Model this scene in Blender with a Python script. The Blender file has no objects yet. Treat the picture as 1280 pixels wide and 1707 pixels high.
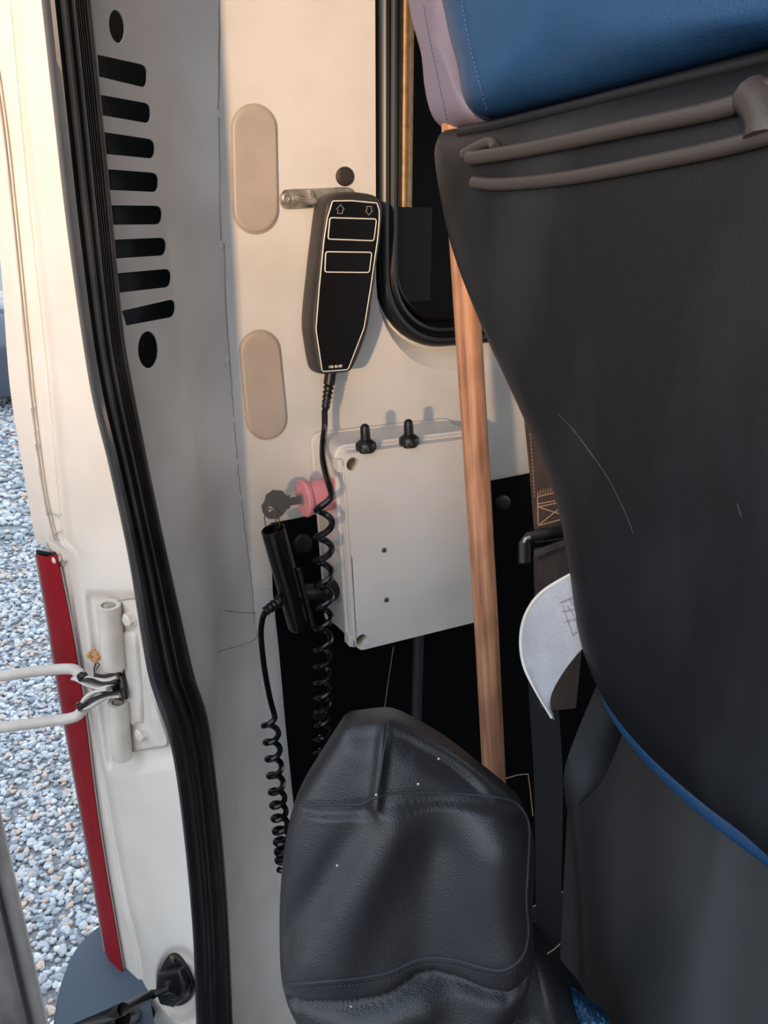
import bpy, bmesh, math, random
import numpy as np
from mathutils import Vector, Matrix
from mathutils.bvhtree import BVHTree
random.seed(5); rng = np.random.default_rng(5)
scn = bpy.context.scene
# ------------------------------------------------------------ camera (x: from left wall into van, y: forward, z: up)
FPX, CX, CY = 1250.0, 640.0, 853.5
YAW, PITCH = math.radians(62), math.radians(20.5)
CAM = Vector((0.9, 0.0, 1.66))
Fh = Vector((-math.sin(YAW), math.cos(YAW), 0)); Rv = Vector((math.cos(YAW), math.sin(YAW), 0))
Fv = Fh*math.cos(PITCH) + Vector((0, 0, -math.sin(PITCH))); Uv = Rv.cross(Fv)
cd = bpy.data.cameras.new('camera'); cam = bpy.data.objects.new('camera', cd); scn.collection.objects.link(cam)
cd.sensor_fit = 'VERTICAL'; cd.sensor_height = 36; cd.sensor_width = 27; cd.lens = FPX/1707*36
cd.clip_start = 0.02
cam.matrix_world = Matrix.Translation(CAM) @ Matrix((Rv, Uv, -Fv)).transposed().to_4x4()
scn.camera = cam
# ------------------------------------------------------------ sky, sun, exposure
SUN = Vector((1, -0.9, 0.115)).normalized()
w = bpy.data.worlds.new('sky'); scn.world = w; w.use_nodes = True
nt = w.node_tree; nt.nodes.clear()
o_ = nt.nodes.new('ShaderNodeOutputWorld'); b_ = nt.nodes.new('ShaderNodeBackground')
tc = nt.nodes.new('ShaderNodeTexCoord'); sp = nt.nodes.new('ShaderNodeSeparateXYZ'); rp = nt.nodes.new('ShaderNodeValToRGB')
nt.links.new(tc.outputs['Generated'], sp.inputs[0]); nt.links.new(sp.outputs['Z'], rp.inputs[0])
nt.links.new(rp.outputs[0], b_.inputs[0]); nt.links.new(b_.outputs[0], o_.inputs[0])
rp.color_ramp.elements[0].position = 0.0; rp.color_ramp.elements[0].color = (0.80, 0.78, 0.78, 1)
rp.color_ramp.elements[1].position = 0.7; rp.color_ramp.elements[1].color = (0.68, 0.82, 1.0, 1)
b_.inputs[1].default_value = 1.65
sd = bpy.data.lights.new('sun', 'SUN'); sun = bpy.data.objects.new('sun', sd); scn.collection.objects.link(sun)
sd.energy = 2.9; sd.angle = math.radians(2.0); sd.color = (1.0, 0.68, 0.41)
sun.rotation_euler = SUN.to_track_quat('Z', 'Y').to_euler(); sun.location = (5, -5, 5)
scn.view_settings.view_transform = 'Standard'; scn.view_settings.look = 'None'
scn.view_settings.gamma = 1; scn.view_settings.use_curve_mapping = False
scn.view_settings.exposure = 0.5

# ------------------------------------------------------------ projection of measured points onto the real surfaces
def ray(px, py): return Fv + Rv*((px-CX)/FPX) - Uv*((py-CY)/FPX)
def onp(px, py, p0, n):
    r = ray(px, py); return CAM + r*((Vector(p0)-CAM).dot(n)/r.dot(n))
def at(px, py, s): return CAM + ray(px, py)*s
def W(px, py, x=0.0): return onp(px, py, (x, 0, 0), Vector((1, 0, 0)))
def Yp(px, py, y): return onp(px, py, (0, y, 0), Vector((0, 1, 0)))
def Zp(px, py, z): return onp(px, py, (0, 0, z), Vector((0, 0, 1)))
JN = Vector((0.41, -0.91, 0)).normalized(); J0 = Vector((0.14, 0.102, 0))
def J(px, py, h=0.0): return onp(px, py, J0+JN*h, JN)
SN = Vector((0.656, 0.755, 0)).normalized(); S0 = Vector((0.141, 0.126, 0))
def SL(px, py, h=0.0): return onp(px, py, S0+SN*h, SN)
def cr(pts, n=12, closed=False):
    """Catmull-Rom through tuples or vectors"""
    P = [np.array(p, float) for p in pts]; out = []; N = len(P)
    rngs = range(N) if closed else range(N-1)
    for i in rngs:
        if closed: a, b, c, d = P[i-1], P[i], P[(i+1) % N], P[(i+2) % N]
        else: a, b, c, d = P[max(i-1, 0)], P[i], P[i+1], P[min(i+2, N-1)]
        for k in range(n):
            t = k/n
            out.append(0.5*((2*b)+(-a+c)*t+(2*a-5*b+4*c-d)*t*t+(-a+3*b-3*c+d)*t**3))
    if not closed: out.append(P[-1])
    return out
def curve_x(pts):
    ys = [p[1] for p in pts]; xs = [p[0] for p in pts]
    C = cr(pts, 10); yy = np.array([c[1] for c in C]); xx = np.array([c[0] for c in C])
    def f(y):
        if y > yy[-1]: return xx[-1] + (y-yy[-1])*(xx[-1]-xx[-6])/(yy[-1]-yy[-6])
        if y < yy[0]: return xx[0] + (y-yy[0])*(xx[5]-xx[0])/(yy[5]-yy[0])
        return float(np.interp(y, yy, xx))
    return f
# ------------------------------------------------------------ materials
def lin(c):
    c = [v/255 for v in c[:3]]
    return tuple(v/12.92 if v <= 0.04045 else ((v+0.055)/1.055)**2.4 for v in c)+(1,)
def mat(name, col, rough=0.5, metal=0.0, col2=None, scale=20, mixlo=0.4, mixhi=0.7, bump=0.0, bscale=200, coat=0.0, stretch=None, specks=None, spec=0.5, voro=False):
    m = bpy.data.materials.new(name); m.use_nodes = True; n = m.node_tree.nodes; l = m.node_tree.links
    p = n['Principled BSDF']; p.inputs['Roughness'].default_value = rough; p.inputs['Metallic'].default_value = metal
    p.inputs['Coat Weight'].default_value = coat; p.inputs['Specular IOR Level'].default_value = spec
    p.inputs['Base Color'].default_value = lin(col)
    t = n.new('ShaderNodeTexCoord'); src = t.outputs['Object']
    if stretch:
        mp = n.new('ShaderNodeMapping'); mp.inputs['Scale'].default_value = stretch; l.new(src, mp.inputs[0]); src = mp.outputs[0]
    out = None
    if col2:
        nz = n.new('ShaderNodeTexNoise'); nz.inputs['Scale'].default_value = scale; nz.inputs['Detail'].default_value = 6
        l.new(src, nz.inputs['Vector']); r = n.new('ShaderNodeValToRGB')
        r.color_ramp.elements[0].position = mixlo; r.color_ramp.elements[0].color = lin(col)
        r.color_ramp.elements[1].position = mixhi; r.color_ramp.elements[1].color = lin(col2)
        l.new(nz.outputs[0], r.inputs[0]); out = r.outputs[0]
    if specks:
        vz = n.new('ShaderNodeTexVoronoi'); vz.inputs['Scale'].default_value = specks[1]; l.new(src, vz.inputs['Vector'])
        th = n.new('ShaderNodeMath'); th.operation = 'LESS_THAN'; th.inputs[1].default_value = specks[2]; l.new(vz.outputs['Distance'], th.inputs[0])
        n2 = n.new('ShaderNodeTexNoise'); n2.inputs['Scale'].default_value = 9; l.new(t.outputs['Object'], n2.inputs['Vector'])
        g = n.new('ShaderNodeMath'); g.operation = 'GREATER_THAN'; g.inputs[1].default_value = 0.56; l.new(n2.outputs[0], g.inputs[0])
        mu = n.new('ShaderNodeMath'); mu.operation = 'MULTIPLY'; l.new(th.outputs[0], mu.inputs[0]); l.new(g.outputs[0], mu.inputs[1])
        mx = n.new('ShaderNodeMixRGB'); l.new(mu.outputs[0], mx.inputs[0])
        if out: l.new(out, mx.inputs[1])
        else: mx.inputs[1].default_value = lin(col)
        mx.inputs[2].default_value = lin(specks[0]); out = mx.outputs[0]
    if out: l.new(out, p.inputs['Base Color'])
    if bump:
        bz = n.new('ShaderNodeTexVoronoi' if voro else 'ShaderNodeTexNoise'); bz.inputs['Scale'].default_value = bscale
        l.new(src, bz.inputs['Vector']); bm_ = n.new('ShaderNodeBump'); bm_.inputs['Strength'].default_value = bump
        bm_.inputs['Distance'].default_value = 0.002
        l.new(bz.outputs[0], bm_.inputs['Height']); l.new(bm_.outputs[0], p.inputs['Normal'])
    return m
M = {}
M['paint'] = mat('cream_paint', (226, 217, 206), 0.32, col2=(214, 204, 192), scale=7, specks=((96, 78, 62), 190, 0.06), coat=0.15)
M['paint_in'] = mat('inner_paint', (216, 211, 205), 0.42, col2=(204, 198, 191), scale=9, specks=((120, 100, 84), 160, 0.05))
M['paint_hinge'] = mat('hinge_paint', (214, 204, 192), 0.42, col2=(196, 184, 170), scale=30)
M['dirty'] = mat('dirty_paint', (150, 146, 140), 0.6, col2=(70, 66, 62), scale=14, mixlo=0.45, mixhi=0.75, stretch=(1, 1, .35))
M['pad'] = mat('beige_plug', (176, 162, 150), 0.5, col2=(168, 154, 142), scale=30)
M['rubber'] = mat('seal_rubber', (36, 36, 39), 0.4, col2=(48, 47, 48), scale=30, specks=((120, 118, 116), 260, 0.05))
M['black'] = mat('black_plastic', (18, 18, 19), 0.4)
M['blackgloss'] = mat('gloss_black_plastic', (13, 13, 14), 0.22)
M['handset'] = mat('handset_plastic', (42, 38, 37), 0.5, col2=(52, 47, 45), scale=25)
M['decal'] = mat('decal_black', (8, 8, 10), 0.3)
M['white'] = mat('white_print', (226, 218, 206), 0.5)
M['grey'] = mat('grey_print', (150, 146, 142), 0.5)
M['box'] = mat('box_plastic', (222, 215, 208), 0.42, col2=(214, 206, 198), scale=12)
M['boxdirt'] = mat('well_shadow_plastic', (150, 138, 126), 0.5)  # darker plastic tone for the screw well floors
M['pink'] = mat('faded_pink_plastic', (222, 138, 144), 0.5, col2=(230, 150, 154), scale=60, mixlo=.45)
M['steel'] = mat('steel', (190, 184, 176), 0.38, 0.6, col2=(110, 102, 94), scale=60)
M['brass'] = mat('brass_screw', (178, 160, 124), 0.35, 1.0)
M['keym'] = mat('key_metal', (100, 97, 94), 0.4, 0.35)
M['felt'] = mat('black_felt', (11, 11, 13), 0.95, bump=.4, bscale=900, spec=.1)
M['plug'] = mat('dark_plug', (16, 15, 16), 0.5)
M['plugb'] = mat('brown_plug', (46, 38, 34), 0.6)
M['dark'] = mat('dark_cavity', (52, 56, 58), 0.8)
M['gasket'] = mat('window_gasket', (12, 12, 14), 0.38)
M['bar'] = mat('bronze_window_bar', (150, 124, 92), 0.45, 0.7, col2=(128, 102, 72), scale=90)  # golden reflection in the glass, put into a colour
M['barlow'] = mat('dark_window_film', (4, 5, 6), 0.3)  # dim lower part of the glass reflection, painted dark
M['red'] = mat('red_lens', (142, 3, 22), 0.45, col2=(128, 2, 18), scale=40, spec=.25)
M['shell'] = mat('seat_shell_plastic', (18, 19, 22), 0.48, spec=.35, col2=(50, 53, 58), scale=7, mixlo=.5, mixhi=.85, stretch=(1, 1, .45), bump=.12, bscale=700)
M['rail'] = mat('grab_rail_plastic', (62, 58, 56), 0.42, bump=.12, bscale=600)
M['blue'] = mat('blue_vinyl', (26, 66, 106), 0.45, col2=(30, 72, 112), scale=30, bump=.2, bscale=500)
M['bluegrey'] = mat('lilac_vinyl', (112, 106, 124), 0.5, bump=.2, bscale=500)  # blue vinyl with warm light mixed into its colour
M['thread_b'] = mat('blue_thread', (62, 78, 120), 0.8)
M['lower'] = mat('lower_shell_plastic', (64, 65, 66), 0.34, bump=.05, bscale=400)
M['leather'] = mat('black_leatherette', (34, 34, 38), 0.37, spec=.6, col2=(44, 43, 44), scale=12, bump=.22, bscale=760, voro=True)
M['leatherdust'] = mat('dusty_leatherette', (46, 44, 43), 0.5, col2=(60, 57, 54), scale=20, bump=.5, bscale=420, voro=True)
M['thread_d'] = mat('dark_thread', (50, 52, 58), 0.7)
M['tan'] = mat('tan_thread', (206, 164, 128), 0.8)
M['web'] = mat('brown_webbing', (78, 63, 56), 0.8, col2=(60, 49, 44), scale=60, stretch=(1, 1, .1), bump=.5, bscale=500)
M['webdark'] = mat('black_webbing', (24, 25, 29), 0.7, bump=.5, bscale=600)
M['webgrey'] = mat('grey_webbing', (176, 177, 182), 0.8, col2=(164, 165, 170), scale=50, bump=.6, bscale=700)
M['webedge'] = mat('white_cord', (214, 210, 200), 0.8)
M['gravel_dark'] = mat('ground_earth', (112, 112, 114), 0.9, col2=(150, 152, 156), scale=90, bump=.8, bscale=160)
M['bumper'] = mat('bumper_plastic', (74, 86, 100), 0.55, bump=.1, bscale=500)
M['grease'] = mat('black_grease', (20, 17, 16), 0.25)
M['leaf'] = mat('dry_leaf', (196, 138, 84), 0.8)
M['greenl'] = mat('hedge_leaves', (44, 66, 34), 0.8, col2=(80, 104, 52), scale=4)
M['carp'] = mat('grey_car_paint', (84, 92, 104), 0.25, 0.3)
M['conduit'] = mat('grey_conduit', (52, 52, 54), 0.4)
M['scratch'] = mat('pale_scratch', (62, 64, 68), 0.7)
M['floor'] = mat('van_floor', (32, 33, 36), 0.8)
M['roofin'] = mat('roof_lining', (150, 148, 144), 0.9)
# wood
def wood():
    m = bpy.data.materials.new('ash_wood'); m.use_nodes = True; n = m.node_tree.nodes; l = m.node_tree.links; p = n['Principled BSDF']
    t = n.new('ShaderNodeTexCoord'); mp = n.new('ShaderNodeMapping'); mp.inputs['Scale'].default_value = (1, 1, .045)
    l.new(t.outputs['Object'], mp.inputs[0]); nz = n.new('ShaderNodeTexNoise'); nz.inputs['Scale'].default_value = 150; nz.inputs['Detail'].default_value = 8
    l.new(mp.outputs[0], nz.inputs['Vector']); r = n.new('ShaderNodeValToRGB'); e = r.color_ramp.elements
    e[0].position = .3; e[0].color = lin((138, 88, 62)); e[1].position = .62; e[1].color = lin((196, 142, 106))
    l.new(nz.outputs[0], r.inputs[0])
    m2 = n.new('ShaderNodeMapping'); m2.inputs['Scale'].default_value = (1, 1, .12); l.new(t.outputs['Object'], m2.inputs[0])
    wv = n.new('ShaderNodeTexWave'); wv.wave_type = 'RINGS'; wv.rings_direction = 'Y'; wv.inputs['Scale'].default_value = 26; wv.inputs['Distortion'].default_value = 3.5; wv.inputs['Detail'].default_value = 2
    l.new(m2.outputs[0], wv.inputs['Vector']); mx = n.new('ShaderNodeMixRGB'); mx.blend_type = 'MULTIPLY'; mx.inputs[0].default_value = .32
    r2 = n.new('ShaderNodeValToRGB'); r2.color_ramp.elements[0].position = .0; r2.color_ramp.elements[0].color = (.5, .42, .38, 1); r2.color_ramp.elements[1].position = .35
    l.new(wv.outputs[0], r2.inputs[0]); l.new(r.outputs[0], mx.inputs[1]); l.new(r2.outputs[0], mx.inputs[2]); l.new(mx.outputs[0], p.inputs['Base Color'])
    p.inputs['Roughness'].default_value = .55; return m
M['wood'] = wood()
def glassm():
    m = bpy.data.materials.new('tinted_glass'); m.use_nodes = True; n = m.node_tree.nodes; l = m.node_tree.links
    g = n.new('ShaderNodeBsdfGlossy'); g.inputs['Roughness'].default_value = .06; g.inputs[0].default_value = (.8, .8, .8, 1)
    tr = n.new('ShaderNodeBsdfTransparent'); tr.inputs[0].default_value = (.012, .011, .011, 1)
    fr = n.new('ShaderNodeFresnel'); mx = n.new('ShaderNodeMixShader'); l.new(fr.outputs[0], mx.inputs[0]); l.new(tr.outputs[0], mx.inputs[1]); l.new(g.outputs[0], mx.inputs[2])
    l.new(mx.outputs[0], n['Material Output'].inputs[0]); return m
M['glass'] = glassm()
# ------------------------------------------------------------ object helpers
def link(o, parent=None):
    scn.collection.objects.link(o)
    if parent is not None:
        bpy.context.view_layer.update() if False else None
        o.parent = parent; o.matrix_parent_inverse = (Matrix.Translation(parent.location) @ parent.rotation_euler.to_matrix().to_4x4()).inverted() if parent.parent is None else (Matrix.Translation(parent.parent.location).inverted() @ Matrix.Identity(4)) if parent.type == 'MESH' else Matrix.Identity(4)
    return o
def tag(o, label=None, cat=None, group=None, kind=None):
    for k, v in (('label', label), ('category', cat), ('group', group), ('kind', kind)):
        if v: o[k] = v
    return o
def thing(name, label, cat, loc, group=None):
    o = bpy.data.objects.new(name, None); scn.collection.objects.link(o); o.location = Vector(loc); o.empty_display_size = .02
    return tag(o, label, cat, group)
def root_loc(p):
    while p.parent is not None: p = p.parent
    return p.location
def mesh(name, verts, faces, m, parent=None, smooth=False, bevel=0, kind=None):
    """verts are world coordinates; the object's origin goes to the middle of its base"""
    V = [Vector(v) for v in verts]
    c = sum(V, Vector())/len(V)
    c.z = min(v.z for v in V)
    me = bpy.data.meshes.new(name); me.from_pydata([v-c for v in V], [], faces); me.validate()
    bm = bmesh.new(); bm.from_mesh(me); bmesh.ops.recalc_face_normals(bm, faces=bm.faces[:]); bm.to_mesh(me); bm.free()
    me.materials.append(M[m] if isinstance(m, str) else m)
    if smooth:
        for p in me.polygons: p.use_smooth = True
        if smooth == 'auto': me.set_sharp_from_angle(angle=math.radians(38))
    o = bpy.data.objects.new(name, me); scn.collection.objects.link(o)
    put(o, c, parent)
    if bevel:
        md = o.modifiers.new('bevel', 'BEVEL'); md.width = bevel; md.segments = 2; md.limit_method = 'ANGLE'; md.angle_limit = math.radians(40)
        for p in me.polygons: p.use_smooth = True
        me.set_sharp_from_angle(angle=math.radians(50))
    if kind: o['kind'] = kind
    return o
def wloc(o):
    v = Vector()
    while o is not None: v += o.location; o = o.parent
    return v
def put(o, c, parent):
    if parent is not None:
        o.parent = parent; o.location = c - wloc(parent)
    else: o.location = c
def bvh_of(o):
    off = wloc(o); me = o.data
    return BVHTree.FromPolygons([v.co+off for v in me.vertices], [tuple(p.vertices) for p in me.polygons])
def drape(pts, tree, lift=0.0):
    out = []
    for p in pts:
        r = ray(p[0], p[1]).normalized(); h = tree.ray_cast(CAM, r)
        if h[0] is not None: out.append(h[0]-r*lift)
    return out
def frame(d):
    d = Vector(d).normalized(); a = Vector((0, 0, 1)) if abs(d.z) < .9 else Vector((1, 0, 0))
    u = d.cross(a).normalized(); return d, u, u.cross(d).normalized()
def tube_g(pts, r, sides=10, cap=True, closed=False, flat=None):
    P = [Vector(p) for p in pts]; N = len(P); V = []; F = []
    u = None
    for i, p in enumerate(P):
        if closed: d = P[(i+1) % N]-P[i-1]
        else: d = P[min(i+1, N-1)]-P[max(i-1, 0)]
        if d.length < 1e-9: d = Vector((0, 0, 1))
        d.normalize()
        if u is None: _, u, v = frame(d)
        else:
            u = (u - d*u.dot(d))
            if u.length < 1e-6: _, u, v = frame(d)
            u.normalize()
        v = d.cross(u)
        rr = r[i] if hasattr(r, '__len__') else r
        for k in range(sides):
            a = 2*math.pi*k/sides; q = u*math.cos(a)*rr + v*math.sin(a)*rr
            if flat is not None: q = q - flat[0]*q.dot(flat[0])*(1-flat[1])
            V.append(p+q)
    n = N if closed else N-1
    for i in range(n):
        for k in range(sides):
            a, b = i*sides+k, i*sides+(k+1) % sides; c, d_ = ((i+1) % N)*sides+(k+1) % sides, ((i+1) % N)*sides+k
            F.append((a, b, c, d_))
    if cap and not closed:
        F.append(tuple(range(sides))[::-1]); F.append(tuple((N-1)*sides+k for k in range(sides)))
    return V, F
def tube(name, pts, r, m, parent=None, sides=10, closed=False, flat=None, cap=True):
    V, F = tube_g(pts, r, sides, cap, closed, flat); return mesh(name, V, F, m, parent, smooth='auto' if sides > 4 else False)
def lathe(name, org, ax, prof, m, parent=None, sides=24, ribs=None, cap=True):
    """prof: (radius, height); ribs=(i0,i1,n,depth)"""
    org = Vector(org); d, u, v = frame(ax); V = []; F = []
    for i, (r, h) in enumerate(prof):
        for k in range(sides):
            a = 2*math.pi*k/sides; rr = r
            if ribs and ribs[0] <= i <= ribs[1] and k % 2: rr = r-ribs[2]
            V.append(org+d*h+u*math.cos(a)*rr+v*math.sin(a)*rr)
    for i in range(len(prof)-1):
        for k in range(sides):
            F.append((i*sides+k, i*sides+(k+1) % sides, (i+1)*sides+(k+1) % sides, (i+1)*sides+k))
    if cap:
        F.append(tuple(range(sides))[::-1]); F.append(tuple((len(prof)-1)*sides+k for k in range(sides)))
    return mesh(name, V, F, m, parent, smooth='auto')
def plate(name, outline, holes, ext, m, parent=None, bevel=0, smooth=False):
    """polygon with holes, extruded by vector ext"""
    bm = bmesh.new(); ext = Vector(ext); es = []
    for loop in [outline]+list(holes):
        vs = [bm.verts.new(Vector(p)) for p in loop]
        for i in range(len(vs)): es.append(bm.edges.new((vs[i-1], vs[i])))
    bmesh.ops.triangle_fill(bm, use_beauty=True, use_dissolve=False, edges=es)
    r = bmesh.ops.extrude_face_region(bm, geom=bm.faces[:])
    bmesh.ops.translate(bm, verts=[g for g in r['geom'] if isinstance(g, bmesh.types.BMVert)], vec=ext)
    bm.verts.index_update(); V = [v.co.copy() for v in bm.verts]; F = [tuple(v.index for v in f.verts) for f in bm.faces]; bm.free()
    return mesh(name, V, F, m, parent, smooth, bevel)
def pillow(name, outline, n, T, wd, m, parent=None, back=0.01, rings=14, disp=None, centre=None):
    P = [Vector(p) for p in outline]; n = Vector(n).normalized(); N = len(P)
    c = Vector(centre) if centre else sum(P, Vector())/N
    V = []; F = []
    ks = [0, .012, .03, .055, .09, .14, .2, .27, .35, .44, .54, .65, .76, .87, .95]
    for p in P: V.append(p-n*back)
    for t in ks:
        for p in P:
            q = p.lerp(c, t); d = (q-p).length; e = max(0, 1-d/wd); h = T*math.sqrt(max(0, 1-e*e))
            if disp: h += disp(q)*(1-e)
            V.append(q+n*h)
    V.append(c+n*(T+(disp(c) if disp else 0))); ci = len(V)-1
    V.append(c-n*back); bi = len(V)-1
    L = len(ks)+1
    for i in range(L-1):
        for k in range(N): F.append((i*N+k, i*N+(k+1) % N, (i+1)*N+(k+1) % N, (i+1)*N+k))
    for k in range(N):
        F.append(((L-1)*N+k, (L-1)*N+(k+1) % N, ci)); F.append((k, bi, (k+1) % N))
    return mesh(name, V, F, m, parent, smooth='auto')
def sheet(name, rows, m, parent=None, thick=None, smooth=True):
    """rows of world points (grid); thick = vector for a solid back"""
    nr, nc = len(rows), len(rows[0]); V = [Vector(p) for r in rows for p in r]; F = []
    def g(off=0, flip=False):
        for i in range(nr-1):
            for j in range(nc-1):
                f = (off+i*nc+j, off+i*nc+j+1, off+(i+1)*nc+j+1, off+(i+1)*nc+j); F.append(f[::-1] if flip else f)
    g()
    if thick is not None:
        K = len(V); V += [v+Vector(thick) for v in V]; g(K, True)
        rim = [j for j in range(nc)]+[i*nc+nc-1 for i in range(1, nr)]+[(nr-1)*nc+j for j in range(nc-2, -1, -1)]+[i*nc for i in range(nr-2, 0, -1)]
        for a in range(len(rim)): F.append((rim[a-1], rim[a], K+rim[a], K+rim[a-1]))
    return mesh(name, V, F, m, parent, smooth='auto' if smooth else False)
def box(name, a, b, m, parent=None, bevel=0, kind=None):
    a = Vector(a); b = Vector(b); V = [Vector((x, y, z)) for x in (a.x, b.x) for y in (a.y, b.y) for z in (a.z, b.z)]
    return mesh(name, V, [(0, 1, 3, 2), (4, 6, 7, 5), (0, 4, 5, 1), (2, 3, 7, 6), (0, 2, 6, 4), (1, 5, 7, 3)], m, parent, bevel=bevel, kind=kind)
def ellipse(c, u, v, n=28): return [Vector(c)+Vector(u)*math.cos(2*math.pi*k/n)+Vector(v)*math.sin(2*math.pi*k/n) for k in range(n)]
def text_obj(name, s, org, xdir, up, h, m, parent):
    cu = bpy.data.curves.new(name, 'FONT'); cu.body = s; cu.size = h; cu.extrude = .0002; cu.offset = h*.02
    tmp = bpy.data.objects.new('tmp', cu); scn.collection.objects.link(tmp)
    dg = bpy.context.evaluated_depsgraph_get(); me = bpy.data.meshes.new_from_object(tmp.evaluated_get(dg)); bpy.data.objects.remove(tmp)
    x = Vector(xdir).normalized(); n = x.cross(Vector(up)).normalized(); y = n.cross(x)
    V = [Vector(org)+x*v.co.x+y*v.co.y+n*v.co.z for v in me.vertices]; F = [tuple(p.vertices) for p in me.polygons]
    return mesh(name, V, F, m, parent)
def struct(o, label=None): o['kind'] = 'structure'; return tag(o, label)

# ============================================================ GROUND AND FAR SURROUNDINGS
ground = struct(mesh('ground', [(-60, -60, 0), (60, -60, 0), (60, 60, 0), (-60, 60, 0)], [(0, 1, 2, 3)], 'gravel_dark'), 'pale grey gravel yard beside the van')
gcols = [(188, 192, 196), (164, 171, 178), (206, 207, 206), (146, 151, 156), (196, 174, 156), (176, 178, 180), (126, 132, 138)]
GM = [mat('gravel_stone_%s' % 'abcdefg'[i], c, .65) for i, c in enumerate(gcols)]
ICO = bmesh.new(); bmesh.ops.create_icosphere(ICO, subdivisions=1, radius=1); ICO.verts.index_update()
iv = np.array([v.co[:] for v in ICO.verts]); ifc = np.array([[v.index for v in f.verts] for f in ICO.faces]); ICO.free()
def stones(area, n, smin, smax):
    """n stone positions (x,y) with sizes"""
    x0, x1, y0, y1 = area
    return np.column_stack([rng.uniform(x0, x1, n), rng.uniform(y0, y1, n), rng.uniform(smin, smax, n)])
zones = [((-1.9, -.1, -.9, .75), 17000, .006, .0125), ((-3.6, -1.9, -1.4, 1.0), 12000, .008, .016), ((-8.5, -3.6, -2.8, 1.4), 14000, .013, .028)]
S_ = np.vstack([stones(*z) for z in zones])
# the 300 stones that show largest: nearest to the camera inside the view
def vis(p):
    q = Vector((p[0], p[1], 0))-CAM; s = q.dot(Fv); x = CX+FPX*q.dot(Rv)/s; y = CY-FPX*q.dot(Uv)/s
    return 18 < x < 190 and 1180 < y < 1700 and x < 60+(y-1000)*.22+0 and x > (y-1280)*.14
vm = np.array([vis(p) for p in S_[:17000]]); vi = np.nonzero(vm)[0]
dist = np.array([(Vector((S_[i][0], S_[i][1], 0))-CAM).length for i in vi]); pick = vi[np.argsort(dist/ S_[vi][:, 2])][:300]
rock_me = []
for k in range(14):
    v = iv*(1+rng.normal(0, .13, (12, 1)))*np.array([1.15, .85+.2*rng.random(), .6])
    me = bpy.data.meshes.new('stone_shape'); me.from_pydata(v.tolist(), [], ifc.tolist()); me.materials.append(GM[k % 7]); rock_me.append(me)
for i in pick:
    o = bpy.data.objects.new('stone', rock_me[rng.integers(14)]); scn.collection.objects.link(o); o.parent = ground
    x, y, s = S_[i]; o.location = Vector((x, y, s*.45))-ground.location; o.scale = (s, s, s)
    o.rotation_euler = tuple(rng.uniform(-.5, .5, 2))+(rng.uniform(0, 6.28),)
rest = np.delete(S_, pick, 0); n = len(rest)
R_ = rng.uniform(0, 2*math.pi, n); sh = 1+rng.normal(0, .14, (n, 12, 1)); base = iv[None]*sh*np.array([1.15, .9, .6])
tl = rng.uniform(-.5, .5, n); ct, st = np.cos(tl)[:, None], np.sin(tl)[:, None]
bx_ = base[..., 0]*ct-base[..., 2]*st; bz_ = base[..., 0]*st+base[..., 2]*ct
c, s = np.cos(R_)[:, None], np.sin(R_)[:, None]
X = (bx_*c-base[..., 1]*s)*rest[:, 2:3]+rest[:, 0:1]; Y = (bx_*s+base[..., 1]*c)*rest[:, 2:3]+rest[:, 1:2]; Zz = bz_*rest[:, 2:3]+rest[:, 2:3]*.4
gv = np.stack([X, Y, Zz], -1).reshape(-1, 3); gf = (ifc[None]+np.arange(n)[:, None, None]*12).reshape(-1, 3)
gme = bpy.data.meshes.new('gravel'); gme.vertices.add(len(gv)); gme.vertices.foreach_set('co', gv.ravel())
gme.loops.add(len(gf)*3); gme.loops.foreach_set('vertex_index', gf.ravel().astype(np.int32))
gme.polygons.add(len(gf)); gme.polygons.foreach_set('loop_start', np.arange(0, len(gf)*3, 3, dtype=np.int32))
for g in GM: gme.materials.append(g)
gme.polygons.foreach_set('material_index', np.repeat(rng.integers(0, 7, n), 20).astype(np.int32)); gme.update(calc_edges=True)
gravel = bpy.data.objects.new('gravel', gme); scn.collection.objects.link(gravel); gravel.parent = ground; gravel.location = -ground.location; gravel['kind'] = 'stuff'

# parked car whose sill shows at the left edge of the view
def parked_car():
    p = Zp(0, 688, 0.0); d = Vector((-Fh.x, -Fh.y, 0)) # toward camera
    r = Rv; org = p - d*0.0
    t = thing('car', 'dark grey parked car glimpsed past the left edge of the van body', 'car', org-d*.9-r*1.2)
    def pt(a, b, z): return org + r*a - d*b + Vector((0, 0, z))
    prof = [(0.02, .16), (0, .28), (.0, .62), (.05, .86), (.28, 1.38), (.9, 1.45), (1.5, 1.38), (1.74, .86), (1.8, .6), (1.8, .16)]
    rows = []
    for a, k in ((-3.6, .75), (-3.4, .92), (-2.9, 1), (.3, 1), (.9, .92), (1.2, .7)):
        rows.append([pt(a, .9+(b-.9)*(1 if z < .9 else k), z if z < .9 else .86+(z-.86)*(1 if -3 < a < 0 else .12)) for b, z in prof])
    sheet('body', rows, 'carp', t)
    for a0, a1 in ((-2.8, -1.7), (-1.6, -.3)):
        plate('side_window', [pt(a0, .07, .92), pt(a1, .07, .92), pt(a1-.1, .24, 1.3), pt(a0+.1, .24, 1.3)], [], -d*-.02, 'glass', t)
    sheet('sill', [[pt(a, -.015, z) for z in (.14, .17, .26, .3)] for a in (-2.6, -.45)], 'bumper', t, thick=d*-.03)
    for a in (-2.95, .6):
        for b in (.08, 1.72):
            wh = lathe('wheel', pt(a, b-.08, .31), d*-1, [(.2, 0), (.3, 0), (.31, .03), (.31, .15), (.3, .18), (.2, .18)], 'rubber', t, 28)
            lathe('wheel_hub', pt(a, b-.085, .31), d*-1, [(.05, -.002), (.19, 0), (.19, .16), (.05, .17)], 'steel', wh, 20)
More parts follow.
